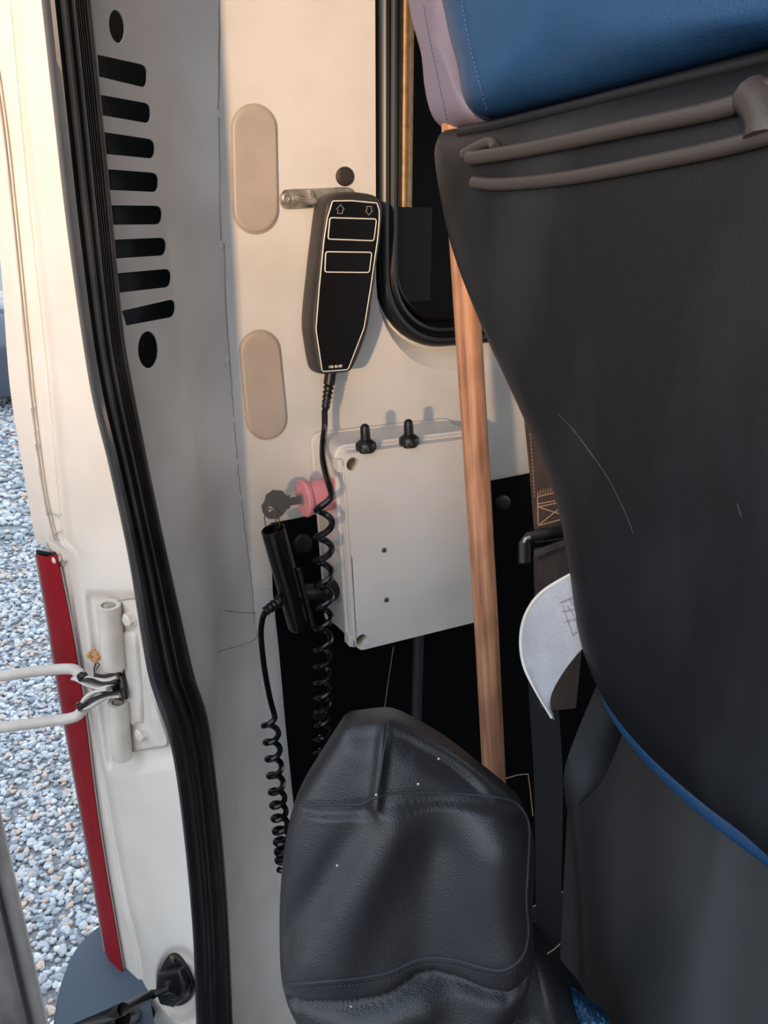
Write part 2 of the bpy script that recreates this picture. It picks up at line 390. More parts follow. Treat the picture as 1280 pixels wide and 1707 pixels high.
parked_car()
# added, unseen screen of leaves that keeps low sun off the lower wall
def sun_block_hedge():
    L = 17.0; c = Vector((0, 0, 0))+Vector((SUN.x, SUN.y, 0)).normalized()*L; tdir = Vector((SUN.y, -SUN.x, 0)).normalized(); dd = Vector((SUN.x, SUN.y, 0)).normalized()
    H = 1.56+L*SUN.z/math.hypot(SUN.x, SUN.y)
    rows = []
    for i in range(81):
        a = -14+28*i/80; row = []
        for (b, z) in ((0, 0), (-.1, .6), (-.08, 1.3), (-.05, H-.35), (.1, H-.08), (.5, H), (.9, H-.1), (1.1, H-.4), (1.1, 0)):
            j = .05 if 0 < z else 0; row.append(c+tdir*a+dd*b+Vector((random.uniform(-j, j), random.uniform(-j, j), z+random.uniform(-j, j))))
        rows.append(row)
    o = sheet('hedge', rows, 'greenl'); tag(o, 'clipped green hedge far behind the open van', 'hedge')
sun_block_hedge()

# ============================================================ VAN SHELL
FLOORZ, ROOFZ = 0.33, 2.36
fC = curve_x([(62, -60), (70, 0), (92, 200), (115, 400), (150, 640), (183, 780), (215, 930), (238, 1070), (252, 1140), (285, 1240), (305, 1370), (322, 1550), (328, 1707)])
fD = curve_x([(148, -60), (152, 0), (161, 90), (182, 300), (205, 540), (221, 640), (265, 860), (300, 1020), (325, 1130), (347, 1200), (366, 1350), (380, 1520), (388, 1707)])
fK1 = curve_x([(240, -60), (248, 0), (280, 400), (306, 600), (332, 800), (352, 1000), (378, 1200), (402, 1400), (428, 1700)])
fK2 = curve_x([(355, -60), (364, 0), (366, 200), (372, 400), (386, 640), (399, 800), (418, 960), (432, 1100), (446, 1250), (462, 1450), (480, 1700)])
fA = curve_x([(-75, -60), (-60, 0), (-22, 250), (0, 440), (15, 640), (37, 780), (60, 915), (80, 1030), (100, 1150), (145, 1400), (198, 1680), (203, 1707)])
fA2 = curve_x([(97, 925), (135, 1150), (165, 1380), (215, 1665), (222, 1707)])
YS = [-330, -200, -100]+list(range(-60, 1740, 20))+[1800, 1900]
# interior wall with window opening
wy0, wz0 = W(631, 250).y, W(741, 577).z
def rrect(y0, y1, z0, z1, r, x, n=10):
    out = []
    for (cy, cz, a0) in ((y0+r, z0+r, 180), (y1-r, z0+r, 270), (y1-r, z1-r, 0), (y0+r, z1-r, 90)):
        for k in range(n+1):
            a = math.radians(a0+90*k/n); out.append(Vector((x, cy+math.cos(a)*r, cz+math.sin(a)*r)))
    return out
press = rrect(wy0-.004, 1.52, wz0-.036, 2.22, .125, 0)
left = [W(fK2(y), y) for y in YS if W(fK2(y), y).z < ROOFZ-.02]
ol = [Vector((0, left[0].y, ROOFZ))]+left+[Vector((0, left[-1].y, FLOORZ)), Vector((0, 2.8, FLOORZ)), Vector((0, 2.8, ROOFZ))]
wall = struct(plate('wall_left', ol, [press], (-.003, 0, 0), 'paint_in'), 'cream painted inner side wall of the van')
fo = rrect(wy0, 1.5, wz0, 2.19, .1, -.014)
sheet('window_recess', [[p for p in press+[press[0]]], [p.lerp(q, .45)+Vector((-.0015, 0, 0)) for p, q in zip(press+[press[0]], fo+[fo[0]])], [p.lerp(q, .85)+Vector((-.004, 0, 0)) for p, q in zip(press+[press[0]], fo+[fo[0]])], fo+[fo[0]]], 'paint_in', wall)
win = thing('window_1', None, None, (0, wy0+.3, wz0)); win['kind'] = 'structure'; win['label'] = 'dark tinted van window with rounded rubber frame'
def ring(y0, y1, z0, z1, r, prof, name, m, parent):
    """prof: (inset, x)"""
    rows = []
    for ins, x in prof:
        q = rrect(y0+ins, y1-ins, z0+ins, z1-ins, max(r-ins, .015), x); rows.append(q+[q[0]])
    return sheet(name, rows, m, parent)
ring(wy0, 1.5, wz0, 2.19, .1, [(0, -.02), (-.001, -.004), (.002, .003), (.007, .006), (.012, .005), (.015, 0), (.017, -.002), (.021, .002), (.025, .001), (.027, -.006), (.029, -.022), (.035, -.03)], 'frame', 'gasket', win)
q = rrect(wy0+.03, 1.47, wz0+.03, 2.16, .07, -.03); plate('pane', q, [], (-.004, 0, 0), 'glass', win)
ring(wy0+.034, 1.466, wz0+.034, 2.156, .07, [(0, -.03), (0, -.024), (.004, -.022), (.008, -.026), (.008, -.03)], 'inner_bead', 'gasket', win)
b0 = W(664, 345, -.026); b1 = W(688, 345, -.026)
mesh_b = sheet('window_bar', [[Vector((-.028+.006*math.sin(math.pi*k/6), b0.y+(b1.y-b0.y)*k/6, z)) for k in range(7)] for z in (b0.z, 2.15)], 'bar', win)  # solid strip standing in for the sunlit reflection in the pane
sheet('dark_strip', [[Vector((-.0285, b0.y+(W(722, 345, -.026).y-b0.y)*k/6, z)) for k in range(7)] for z in (wz0+.06, b0.z)], 'barlow', win)  # painted continuation of the reflection where it turns dark
# shell behind and around
struct(box('wall_outside', (-.055, .035, .35), (-.05, 2.9, 2.5), 'paint'), 'outer side skin of the van')
struct(box('floor', (-.0, .1, FLOORZ-.03), (1.75, 2.8, FLOORZ), 'floor'), 'dark van load floor')
struct(box('ceiling', (-.1, .08, ROOFZ), (1.8, 2.9, ROOFZ+.03), 'roofin'), 'van roof lining')
def yz(x, l): return [Vector((x, a, b)) for a, b in l]
struct(plate('wall_right', yz(1.74, [(.1, FLOORZ), (2.8, FLOORZ), (2.8, ROOFZ), (.1, ROOFZ)]), [yz(1.74, [(2.05, FLOORZ+.1), (2.72, FLOORZ+.1), (2.72, 2.25), (2.05, 2.25)])], (.04, 0, 0), 'paint_in'), 'far side wall of the van with its openings')  # unseen opening, added so daylight reaches the slotted pillar
struct(box('wall_front', (-.0, 2.8, FLOORZ), (1.78, 2.83, 1.2), 'felt'), 'dark bulkhead at the front of the load space')  # kept low: the added gap above it lets in front daylight
# slotted pillar panel
def stad(pts): return cr(pts, 5, True)
slots = [((150, 88), (240, 108), (246, 125), (238, 145), (150, 124)),
         ((158, 156), (245, 172), (252, 188), (245, 205), (158, 190)),
         ((160, 218), (252, 232), (259, 247), (251, 264), (160, 255)),
         ((168, 281), (258, 288), (265, 303), (258, 320), (168, 316)),
         ((172, 342), (265, 343), (271, 358), (264, 374), (172, 375)),
         ((180, 400), (273, 396), (278, 410), (271, 426), (180, 432)),
         ((190, 456), (280, 448), (286, 463), (279, 479), (190, 489)),
         ((203, 518), (287, 499), (293, 513), (286, 529), (211, 543))]
holes = []
for a, b, c_, d_, e_ in slots:
    A, B, C_, D_, E_ = [np.array(v, float) for v in (a, b, c_, d_, e_)]
    TR = np.array([C_[0], B[1]+(C_[0]-B[0])*(B[1]-A[1])/(B[0]-A[0])]); BR = np.array([C_[0]-1, D_[1]+(C_[0]-D_[0])*(D_[1]-E_[1])/(D_[0]-E_[0])]); uA = (A-TR)/np.linalg.norm(A-TR); uE = (E_-BR)/np.linalg.norm(E_-BR); dn = (BR-TR)/np.linalg.norm(BR-TR)
    cyc = [A]+[(TR+uA*12)*(1-t)**2+TR*2*t*(1-t)+(TR+dn*15)*t*t for t in (0, .2, .4, .6, .8, 1)]+[(BR-dn*15)*(1-t)**2+BR*2*t*(1-t)+(BR+uE*9)*t*t for t in (.1, .3, .5, .7, .85, 1)]+[E_]
    holes.append([SL(*p) for p in cyc])
def ell_px(cx, cy, rx, ry, rot=0, n=24):
    return [(cx+rx*math.cos(t)*math.cos(rot)-ry*math.sin(t)*math.sin(rot), cy+rx*math.cos(t)*math.sin(rot)+ry*math.sin(t)*math.cos(rot)) for t in [2*math.pi*k/n for k in range(n)]]
holes.append([SL(*p) for p in ell_px(195, 44, 13, 28, -.12)])
holes.append([SL(*p) for p in ell_px(247, 583, 17, 31, -.02)])
lo = [SL(fD(y)-18, y) for y in YS]; hi = [SL(fK1(y), y) for y in YS]
trim = struct(plate('trim_1', lo+hi[::-1], holes, SN*-.0013, 'paint_in'), 'painted door pillar panel with a column of eight slots')
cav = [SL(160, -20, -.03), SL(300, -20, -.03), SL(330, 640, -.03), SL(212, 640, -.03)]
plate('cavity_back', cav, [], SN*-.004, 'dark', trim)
# bend between pillar panel and wall
rows = []
for y in YS:
    a = SL(fK1(y), y); b = W(fK2(y), y); dsl = Vector((-.755, .656, 0)); cpt = a.lerp(b, .5)-SN*.012
    rows.append([a*(1-t)**2+cpt*2*t*(1-t)+b*t*t for t in [k/10 for k in range(11)]])
bend = struct(sheet('trim_2', rows, 'paint_in'), 'curved painted channel between slotted pillar and side wall')
# door jamb facing rearwards, pressed channel lines
fB1 = curve_x([(-40, -60), (-28, 0), (5, 200), (35, 480), (55, 680), (75, 830), (98, 925), (128, 1080), (150, 1200), (172, 1330), (205, 1500), (235, 1707)])
fB2 = curve_x([(15, -60), (20, 0), (42, 240), (62, 440), (80, 600), (96, 780), (108, 900), (122, 1010), (140, 1130), (170, 1290), (205, 1480), (232, 1600), (243, 1707)])
def sst(e0, e1, x): t = min(1, max(0, (x-e0)/(e1-e0))); return t*t*(3-2*t)
def jh(px, py):
    h = .007*(1-sst(-4, 4, px-fB1(py)))*(1-sst(890, 930, py))
    h += -.003*math.exp(-((px-fB2(py))/3.5)**2)
    h += .003*sst(0, 16, px-fB2(py))
    # hinge pocket
    ins = sst(150, 166, px-(py-1100)*.12)*sst(982, 1000, py)*(1-sst(1255, 1285, py-(280-px)*.15))
    h -= .008*ins
    # door check pocket
    r2 = math.hypot((px-300-(py-1640)*.05)/42, (py-1640)/66); h -= .008*(1-sst(.75, 1.0, r2))
    return h
rows = []
for y in YS[:1]+YS[1:]:
    for yy in ([y] if not (960 < y < 1300 or 1540 < y < 1707) else [y, y+5, y+10, y+15]):
        l_ = fA(yy)+1 if yy < 918 else fA2(yy)-6; r_ = fC(yy)+2
        rows.append([J(l_+(r_-l_)*k/70, yy, jh(l_+(r_-l_)*k/70, yy)) for k in range(71)])
jamb = struct(sheet('wall_rear', rows, 'paint', thick=-JN*.004), 'cream painted rear door jamb of the van')
# underside return of the pressed flange above the lamp
# rubber door seal
prof = [(-.02, -.004), (0, .004), (.04, .010), (.1, .0145), (.18, .016), (.27, .0135), (.325, .007), (.35, .003), (.38, .006), (.42, .0115), (.475, .0135), (.53, .010), (.56, .004), (.59, .002), (.62, .006), (.65, .0105), (.68, .0115), (.70, .008),
        (.72, .0105), (.745, .007), (.765, .0098), (.79, .006), (.81, .0088), (.835, .005), (.86, .0076), (.89, .004), (.93, .0055), (.97, .003), (1.0, -.002)]
rows = []
for y in YS:
    a = J(fC(y), y); b = SL(fD(y), y); a = a-ray(fC(y), y)*.007; b = b-ray(fD(y), y)*.034; ch = b-a; tw = -ray((fC(y)+fD(y))/2, y).normalized(); wd_ = ch.length
    rows.append([a+ch*f+tw*(h*1.15+.0015) for f, h in prof])
seal = sheet('door_seal', rows, 'rubber'); tag(seal, 'long black ribbed rubber seal running down the door opening', 'door seal')

# ============================================================ RED LAMP, TAIL
fL = curve_x([(60, 924), (79, 1030), (98, 1150), (143, 1400), (190, 1668), (197, 1707)])
fR = curve_x([(97, 930), (117, 1030), (137, 1150), (166, 1380), (213, 1660), (221, 1707)])
lamp = thing('tail_lamp', 'tall narrow red tail lamp on the outer corner of the van', 'tail lamp', J(170, 1690))
ly = list(range(924, 1701, 16))+[1720, 1780]
sheet('lens', [[J(fL(y), y, -.03), J(fL(y), y, .004), J(fL(y)+3, y, .008), J((fL(y)+fR(y))/2, y+(4 if y == 924 else 0), .0085), J(fR(y)-3, y, .008), J(fR(y), y, .005), J(fR(y), y, -.003)] for y in ly], 'red', lamp)
tube('rim', [J(fR(y)+1, y, .003) for y in ly], .0012, 'paint_hinge', lamp, 6); tube('rim', [J(fL(y)-1, y, .003) for y in ly], .0012, 'grey', lamp, 6)
plate('end_bracket', [J(64, 915, .002), J(92, 920, .002), J(97, 932, .002), J(64, 927, .002)], [], JN*.003, 'black', lamp)
lathe('stud', J(99, 931, .001), JN, [(.0001, 0), (.0055, 0), (.0055, .006), (.003, .008)], 'paint_hinge', lamp, 12)
box_c = J(107, 938, .0)
plate('metal_clip', [J(98, 933), J(110, 935), J(109, 943), J(99, 942)], [], JN*.004, 'steel', lamp, bevel=.0005)
# cobwebs of cracked sealer under the flange
for i, p in enumerate([[(73, 857), (84, 856), (99, 862)], [(100, 886), (90, 893), (77, 900), (80, 912), (84, 920)], [(78, 858), (81, 866), (77, 872)]]):
    tube('sealer_crack', [J(a, b, .0045) for a, b in p], .0006, 'dirty', jamb, 5)
# bumper corner below lamp
bp = cr([(230, 1560), (190, 1536), (165, 1545), (133, 1574), (112, 1612), (99, 1660), (94, 1720), (110, 1800), (200, 1860)], 8)
top = [Zp(p[0], p[1], .63) for p in bp]; c0 = Zp(260, 1720, .63)
V = [p for p in top]+[p+(p-c0).normalized()*.006+Vector((0, 0, -.012)) for p in top]+[p+(p-c0).normalized()*.004+Vector((0, 0, -.22)) for p in top]+[c0]
N = len(top); F = [(i, i+1, 3*N) for i in range(N-1)]+[(k*N+i, k*N+i+1, (k+1)*N+i+1, (k+1)*N+i) for k in (0, 1) for i in range(N-1)]
bo = mesh('rear_bumper', V, F, 'bumper', smooth='auto'); tag(bo, 'slate blue plastic bumper corner below the red lamp', 'bumper')
# ============================================================ OPEN DOOR
dr = thing('door_1', 'open rear door edge with dirty grey paint', None, (-.22, -.3, .5)); dr['kind'] = 'structure'
e0 = W(0, 1280, -.2).y; e1 = W(60, 1700, -.2).y; eb = (e0+e1)/2
sheet('door_panel', [[Vector((x, y, z)) for x, y in ((-.2, -.9), (-.2, eb-.034), (-.203, eb-.03), (-.203, eb-.02), (-.2, eb-.016), (-.2, eb-.005), (-.204, eb), (-.222, eb+.001), (-.226, eb-.003), (-.226, eb-.012), (-.25, eb-.014), (-.255, -.9))] for z in (.2, 1.0, 1.6, 2.5)], 'dirty', dr)
tube('door_gasket', [Vector((-.196, eb-.024, z)) for z in (.2, .7, 1.2, 1.8, 2.5)], .004, 'rubber', dr, 8)

# ============================================================ HINGE
hg = thing('barrel_hinge', 'cream painted door hinge with two barrels and bolts', 'hinge', J(220, 1260, 0))
HP = -.004
leaf = plate('leaf', [J(*p, HP) for p in [(196, 1003), (215, 999), (233, 998), (252, 1130), (284, 1240), (270, 1244), (236, 1249), (222, 1252), (214, 1200), (207, 1120)]], [], JN*.003, 'paint_hinge', hg, bevel=.0008)
plate('leaf_tab', [J(*p, HP) for p in cr([(254, 1150), (262, 1170), (272, 1200), (283, 1236), (266, 1241), (259, 1232), (258, 1200), (254, 1170)], 4, True)], [], JN*.0045, 'paint_hinge', hg, bevel=.0008)
pillow('rib', [J(*p, HP+.003) for p in cr([(207, 1062), (215, 1050), (228, 1056), (234, 1100), (240, 1195), (232, 1204), (221, 1205), (214, 1150)], 5, True)], JN, .0045, .008, 'paint_hinge', hg, back=.002)
def barrel(p, q, r):
    a, b = J(*p, .012), J(*q, .012); d, u, v = frame(b-a); L = (b-a).length
    lathe('barrel', a, b-a, [(r*.6, .006), (r*.62, 0), (r, 0), (r, L-.001), (r-.001, L), (r*.3, L)], 'paint_hinge', hg, 24)
    lathe('hinge_pin', a+d*.001, b-a, [(r*.45, .0), (r*.45, .01)], 'steel', hg, 14)
barrel((181, 1008), (191, 1112), .0128); barrel((197, 1170), (204, 1262), .0118)
for p in ((219, 1031), (239, 1222)):
    c0 = J(*p, HP+.003); lathe('washer', c0, JN, [(.0001, 0), (.0098, 0), (.0098, .0015), (.0001, .0015)], 'paint_hinge', hg, 20)
    lathe('bolt', c0+JN*.0015, JN, [(.0001, 0), (.0082, 0), (.0082, .005), (.006, .0065), (.0001, .0065)], 'paint_hinge', hg, 6)
sheet('leaf_flange', [[J(198, 1004, HP), J(197, 1006, .004)], [J(224, 1252, HP), J(214, 1254, .004)]], 'paint_hinge', hg)
tube('joint_line', [J(*p, .0008) for p in [(207, 1120), (214, 1200), (222, 1253), (236, 1250), (270, 1245), (285, 1240)]], .0007, 'dirty', hg, 5)
tube('joint_line', [J(*p, .0008) for p in [(196, 1002), (215, 998), (234, 997)]], .0006, 'dirty', hg, 5)
# hinge links: bent rods going to the open door, with greased joint
lk = thing('hinge_link', 'pair of cream bent rods running from greasy joint to open door', 'hinge rods', at(100, 1170, .86))
def zpath(pts): return [at(p[0], p[1], p[2]) for p in cr(pts, 8)]
tube('upper_rod', zpath([(-480, 1180, .84), (-160, 1142, .86), (0, 1127, .87), (60, 1119, .88), (115, 1115, .885), (130, 1121, .885), (140, 1131, .88)]), .0064, 'paint_hinge', lk, 12)
tube('lower_rod', zpath([(-480, 1272, .84), (-160, 1232, .86), (0, 1213, .87), (60, 1205, .88), (118, 1197, .885), (134, 1188, .885), (139, 1181, .88)]), .0064, 'paint_hinge', lk, 12)
def arm(pts, r, m='paint_hinge', name='joint_arm', fl=.45): tube(name, zpath(pts), r, m, lk, 10, flat=(Uv, fl))
arm([(124, 1131, .878), (140, 1129, .872), (160, 1132, .866), (180, 1134, .86), (198, 1128, .856)], .0055)
arm([(128, 1131, .872), (150, 1142, .866), (170, 1146, .86), (190, 1138, .856)], .0052)
arm([(138, 1177, .876), (146, 1163, .868), (160, 1153, .862), (182, 1148, .856)], .0055)
arm([(132, 1182, .872), (150, 1178, .868), (170, 1166, .862), (185, 1161, .857), (202, 1160, .853)], .005)
for pts in ([(135, 1134, .868), (150, 1133, .863), (172, 1139, .856), (196, 1136, .85)], [(160, 1126, .87), (175, 1127, .865), (200, 1124, .858), (206, 1150, .856), (208, 1165, .856)], [(136, 1180, .868), (148, 1170, .864), (162, 1163, .858), (184, 1156, .852), (206, 1150, .85)], [(140, 1138, .874), (165, 1150, .872), (186, 1158, .866), (204, 1166, .86)]):
    arm(pts, .0042, 'grease', 'grease_film', .5)
for p, s_ in (((138, 1133), .872), ((137, 1181), .872), ((196, 1150), .862)): lathe('joint_pin', at(*p, s_), Vector((0, 0, 1)), [(.0001, 0), (.0055, 0), (.006, .002), (.006, .007), (.003, .009), (.0001, .009)], 'grease', lk, 12)
lf = thing('dried_flower', 'small shrivelled orange flower head caught above hinge joint', 'dried flower', J(157, 1122, .006))
bl = []
for k in range(9):
    a = 2*math.pi*k/9; c0 = J(158, 1092, .008)+Rv*math.cos(a)*.0055+Vector((0, 0, 1))*math.sin(a)*.006+Vector((.005, -.004, 0))*random.random()
    pillow('petal', ellipse(c0, Rv*random.uniform(.0022, .0036), Vector((0, 0, random.uniform(.0022, .004))), 8), -Fh+Vector((math.cos(a)*.4, 0, math.sin(a)*.4)), .002, .003, 'leaf', lf, back=.001)
tube('stem', [J(159, 1096, .007), J(160, 1106, .008), J(157, 1114, .007), J(158, 1124, .006)], .0008, 'grease', lf, 6)
tube('stem', [J(162, 1104, .007), J(166, 1108, .008), J(160, 1116, .007)], .0007, 'grease', lf, 6)

# ============================================================ DOOR CHECK
ck = thing('door_check', 'black door check strap and its bracket at lower jamb', 'door check', J(300, 1690))
plate('bracket', [J(*p, -.006) for p in cr([(283, 1592), (292, 1586), (304, 1594), (318, 1616), (327, 1640), (322, 1662), (302, 1672), (282, 1664), (271, 1645), (272, 1615)], 4, True)], [], JN*.006, 'black', ck, bevel=.0015)
plate('housing', [J(*p, .0) for p in [(276, 1614), (310, 1606), (322, 1634), (319, 1655), (302, 1668), (280, 1663), (272, 1640)]], [], JN*.014, 'black', ck, bevel=.003)
lathe('pivot', J(291, 1645, .012), JN, [(.0001, 0), (.013, 0), (.013, .008), (.009, .011), (.0001, .011)], 'black', ck, 18)
lathe('screw', J(288, 1598, .0), JN, [(.0001, 0), (.005, 0), (.005, .002), (.0001, .002)], 'brass', ck, 12)
tube('strap', [J(288, 1646, .02), J(250, 1660, .03), at(205, 1682, .83), at(150, 1706, .85), at(60, 1745, .87)], .0068, 'black', ck, 10)
tube('lower_link', [J(252, 1690, .01), J(228, 1692, .02), at(205, 1700, .85), at(150, 1730, .87)], .009, 'black', ck, 8)

# ============================================================ SIDE WALL FURNITURE
def oval(top_, bot_, hw, label):
    (x0, y0), (x1, y1) = top_, bot_; pts = []
    for k in range(17): a = math.pi+math.pi*k/16; pts.append((x0+hw*math.cos(a), y0+hw*1.05*math.sin(a)))
    for k in range(17): a = math.pi*k/16; pts.append((x1+hw*math.cos(a), y1+hw*1.05*math.sin(a)))
    o = pillow('blanking_plug', [W(a, b, .0005) for a, b in pts], (1, 0, 0), .0035, .005, 'pad', back=.0005)
    tag(o, label, 'blanking plug', 'oval plugs in the side wall')
    tube('plug_lip', [W(a, b, .001) for a, b in pts], .0012, 'pad', o, 6, closed=True)
oval((423, 213), (426, 350), 37, 'upper oval beige plug left of the handset bracket')
oval((433, 586), (444, 697), 33.5, 'lower oval beige plug below the handset height')
o = pillow('round_plug', [W(*p, .001) for p in ell_px(575, 294, 15, 16.5)], (1, 0, 0), .003, .006, 'plugb', back=.001); tag(o, 'small round brown black plug just above the handset', 'hole plug')
# sealer seams and spot dimples of the wall
for nm, pts in (('seam', [(365, -40), (366, 60), (364, 180), (366, 260), (368, 400), (374, 410), (376, 500), (382, 590), (386, 640), (394, 750), (402, 830), (414, 930), (420, 980), (424, 1040)]),
                ('seam', [(426, 1050), (428, 1062), (412, 1072), (378, 1082), (366, 1086), (358, 1094), (347, 1106)]),
                ('seam', [(424, 1022), (400, 1021), (375, 1018)]), ('seam', [(424, 1022), (440, 1017), (452, 1010)])):
    pts = [(p[0]+random.uniform(-.6, .6), p[1]) for p in cr(pts, 6)]
    q = []
    for p in pts:
        q.append(W(p[0]+2, p[1], .0003) if p[0] > fK2(p[1])-2 else None)
    trw = None
    tree = bvh_of(bend) ; ww = [W(p[0], p[1], .0002) if p[0] >= fK2(p[1]) else (drape([p], tree, .0003) or [W(p[0], p[1])])[0] for p in pts]
    tube(nm, ww, .0005, 'dirty', wall, 5)
plate('overlap_patch', [W(*p, .0005) for p in [(425, 975), (428, 1016), (426, 1046), (432, 1060), (460, 1048), (455, 985)]], [], (.0008, 0, 0), 'paint_in', wall, bevel=.0003)
for p in ((362, 190), (368, 407), (378, 598), (388, 700), (394, 770), (400, 830)):
    q = (drape([(p[0]-1, p[1])], tree, 0) or [W(*p)])[0]; pillow('dimple', ellipse(q, Vector((0, .004, 0)), Vector((0, 0, .0045)), 10), (1, .2, 0), .0003, .004, 'paint_in', wall, back=.0003)
# steel bracket
br = thing('handset_bracket', 'riveted steel bracket with hook holding the black handset', 'bracket', W(525, 340))
plate('strap_plate', [W(*p, .001) for p in cr([(466, 332), (470, 320), (480, 316), (530, 314), (575, 312), (588, 318), (590, 328), (585, 340), (530, 345), (482, 348), (470, 345)], 4, True)], [W_ for W_ in []], (.0025, 0, 0), 'steel', br, bevel=.0006)
lathe('rivet', W(476.5, 331, .003), (1, 0, 0), [(.0001, 0), (.0065, 0), (.006, .002), (.0035, .003), (.003, .001), (.0001, .001)], 'steel', br, 18)
tube('hook', [W(494, 330, .004), W(497, 332, .014), W(503, 335, .02), W(515, 336, .021), W(545, 335, .021)], .0034, 'steel', br, 10)
plate('folded_lip', [W(512, 317, .0035), W(518, 317, .0035), W(530, 345, .0035), W(522, 346, .0035)], [], (.004, 0, 0), 'steel', br, bevel=.0006)
# handset
HX = .056
hs = thing('remote_handset', 'black corded lift handset with two buttons hanging on the bracket', 'remote control', W(555, 626, .03))
front = [(547, 331), (560, 322), (582, 319), (604, 320), (626, 325), (637, 336), (638, 360), (634, 410), (629, 450), (623, 495), (615, 546), (602, 585), (589, 614), (580, 622), (556, 624), (538, 625), (531, 617), (524, 580), (520, 545), (523, 495), (529, 440), (536, 390), (542, 350)]
fr_ = cr(front, 4, True); fo_ = [W(*p, HX) for p in fr_]; cc = sum(fo_, Vector())/len(fo_)
rows = []
for x, ins in ((.016, .006), (.02, .002), (.03, 0), (.044, 0), (.052, .0008), (.0553, .0028), (.0562, .0055)):
    row = [Vector((x, p.y, p.z))+(Vector((x, cc.y, cc.z))-Vector((x, p.y, p.z))).normalized()*ins for p in fo_]; rows.append(row+[row[0]])
V = [v for r in rows for v in r[:-1]]; N = len(rows[0])-1
F = [(i*N+k, i*N+(k+1) % N, (i+1)*N+(k+1) % N, (i+1)*N+k) for i in range(len(rows)-1) for k in range(N)]+[tuple(range(N))[::-1], tuple((len(rows)-1)*N+k for k in range(N))]
body = mesh('body', V, F, 'handset', hs, smooth='auto')
line = [(554.3, 335.1), (586, 334.5), (628, 338.5), (631.8, 350), (632, 365), (629, 400), (617.5, 480), (606.6, 547), (580, 616), (537, 619.4), (526.6, 548.8), (532, 480), (540, 400), (545.7, 363)]
XF = .0566
plate('decal', [W(*p, XF-.0004) for p in line], [], (.0006, 0, 0), 'decal', hs)
def outline_tube(nm, pts, r, m, x=XF): tube(nm, [W(*p, x) for p in pts], r, m, hs, 6, closed=True)
dense = []
for i, p in enumerate(line):
    q_ = line[(i+1) % len(line)]
    for k in range(4): dense.append((p[0]+(q_[0]-p[0])*(.04+.92*k/3), p[1]+(q_[1]-p[1])*(.04+.92*k/3)))
outline_tube('border_line', dense, .00075, 'white')
def rq(c4, r=4):
    out = []
    for i in range(4):
        p = np.array(c4[i]); a = np.array(c4[i-1]); b = np.array(c4[(i+1) % 4]); da = (a-p)/np.linalg.norm(a-p)*r; db = (b-p)/np.linalg.norm(b-p)*r
        for t in (0, .25, .5, .75, 1): out.append(tuple((p+da)*(1-t)**2+p*2*t*(1-t)+(p+db)*t*t))
    return out
for c4 in (((550, 363), (627.4, 365.2), (623, 401.3), (546.6, 398.4)), ((543, 419.8), (619.6, 420.7), (615.3, 454.2), (541.4, 453.4))):
    r_ = rq(c4); b = plate('button', [W(*p, XF) for p in r_], [], (.0009, 0, 0), 'decal', hs, bevel=.0003)
    tube('button_outline', [W(*p, XF+.0006) for p in r_], .0008, 'white', b, 6, closed=True)
Z4 = lambda l_: [(440+a/5.818, 260+b/5.818) for a, b in l_]
outline_tube('up_arrow', Z4([(742, 472), (703, 518), (718, 520), (712, 557), (760, 557), (763, 520), (778, 518)]), .0005, 'grey')
outline_tube('down_arrow', Z4([(995, 490), (1043, 490), (1040, 525), (1053, 528), (1015, 575), (982, 528), (997, 525)]), .0005, 'grey')
t0 = W(548, 614, XF+.0003); t1 = W(570.5, 612, XF+.0003)
text_obj('model_marking', 'HB 40-00', t0, (t1-t0), (0, 0, 1), .0046, 'white', hs)
# hanging clip at the back of the handset
plate('belt_clip', [W(524, 345, .008), W(534, 344, .008), W(522, 420, .008), W(515, 418, .008)], [], (.009, 0, 0), 'handset', hs, bevel=.001)
# strain relief + cable
def zl(px, py, x): return W(px, py, x)
a = zl(551, 622, .036); b = zl(542, 684, .036)
d_ = (b-a); L = d_.length
prof_b = [(.0001, -.006), (.0075, -.006), (.0072, .014)]
for k in range(5): h = .016+k*(L-.018)/5; prof_b += [(.0048, h), (.0066-.0003*k, h+.0012), (.0066-.0003*k, h+(L-.018)/5-.002), (.0048, h+(L-.018)/5-.0012)]
prof_b += [(.0035, L), (.0001, L)]
lathe('cable_boot', a, d_, prof_b, 'black', hs, 16)
cen = cr([(541, 684, .036), (541, 712, .036), (538, 740, .05), (538, 765, .075), (543, 790, .10), (548, 806, .12)], 8)
pts = [zl(*p) for p in cen]
lobes = [846, 893, 932, 974, 1010, 1045, 1080, 1108, 1135, 1160, 1182, 1205, 1228, 1250, 1272, 1292, 1312, 1332]
ph_y = [820]+lobes; ph = [math.pi*1.1*0+0.1]+[math.pi+2*math.pi*k for k in range(len(lobes))]
XC = .118
for yy in np.arange(824, 1332, 1.6):
    f = np.interp(yy, ph_y, ph); cxp = np.interp(yy, [820, 900, 1000, 1100, 1200, 1330], [541, 540, 540, 538, 537, 533]); xd = np.interp(yy, [820, 880, 1100, 1200, 1330], [XC+.005, XC, XC-.03, XC-.07, XC-.09])
    rad = np.interp(yy, [820, 850, 1330], [.0085, .0092, .0098]); c0 = W(cxp, yy, xd)
    pts.append(c0+Vector((0, 1, 0))*math.cos(f)*rad*1.05+Vector((1, 0, 0))*math.sin(f)*rad)
cab = tube('coiled_cord', pts, .0041, 'blackgloss', hs, 8)

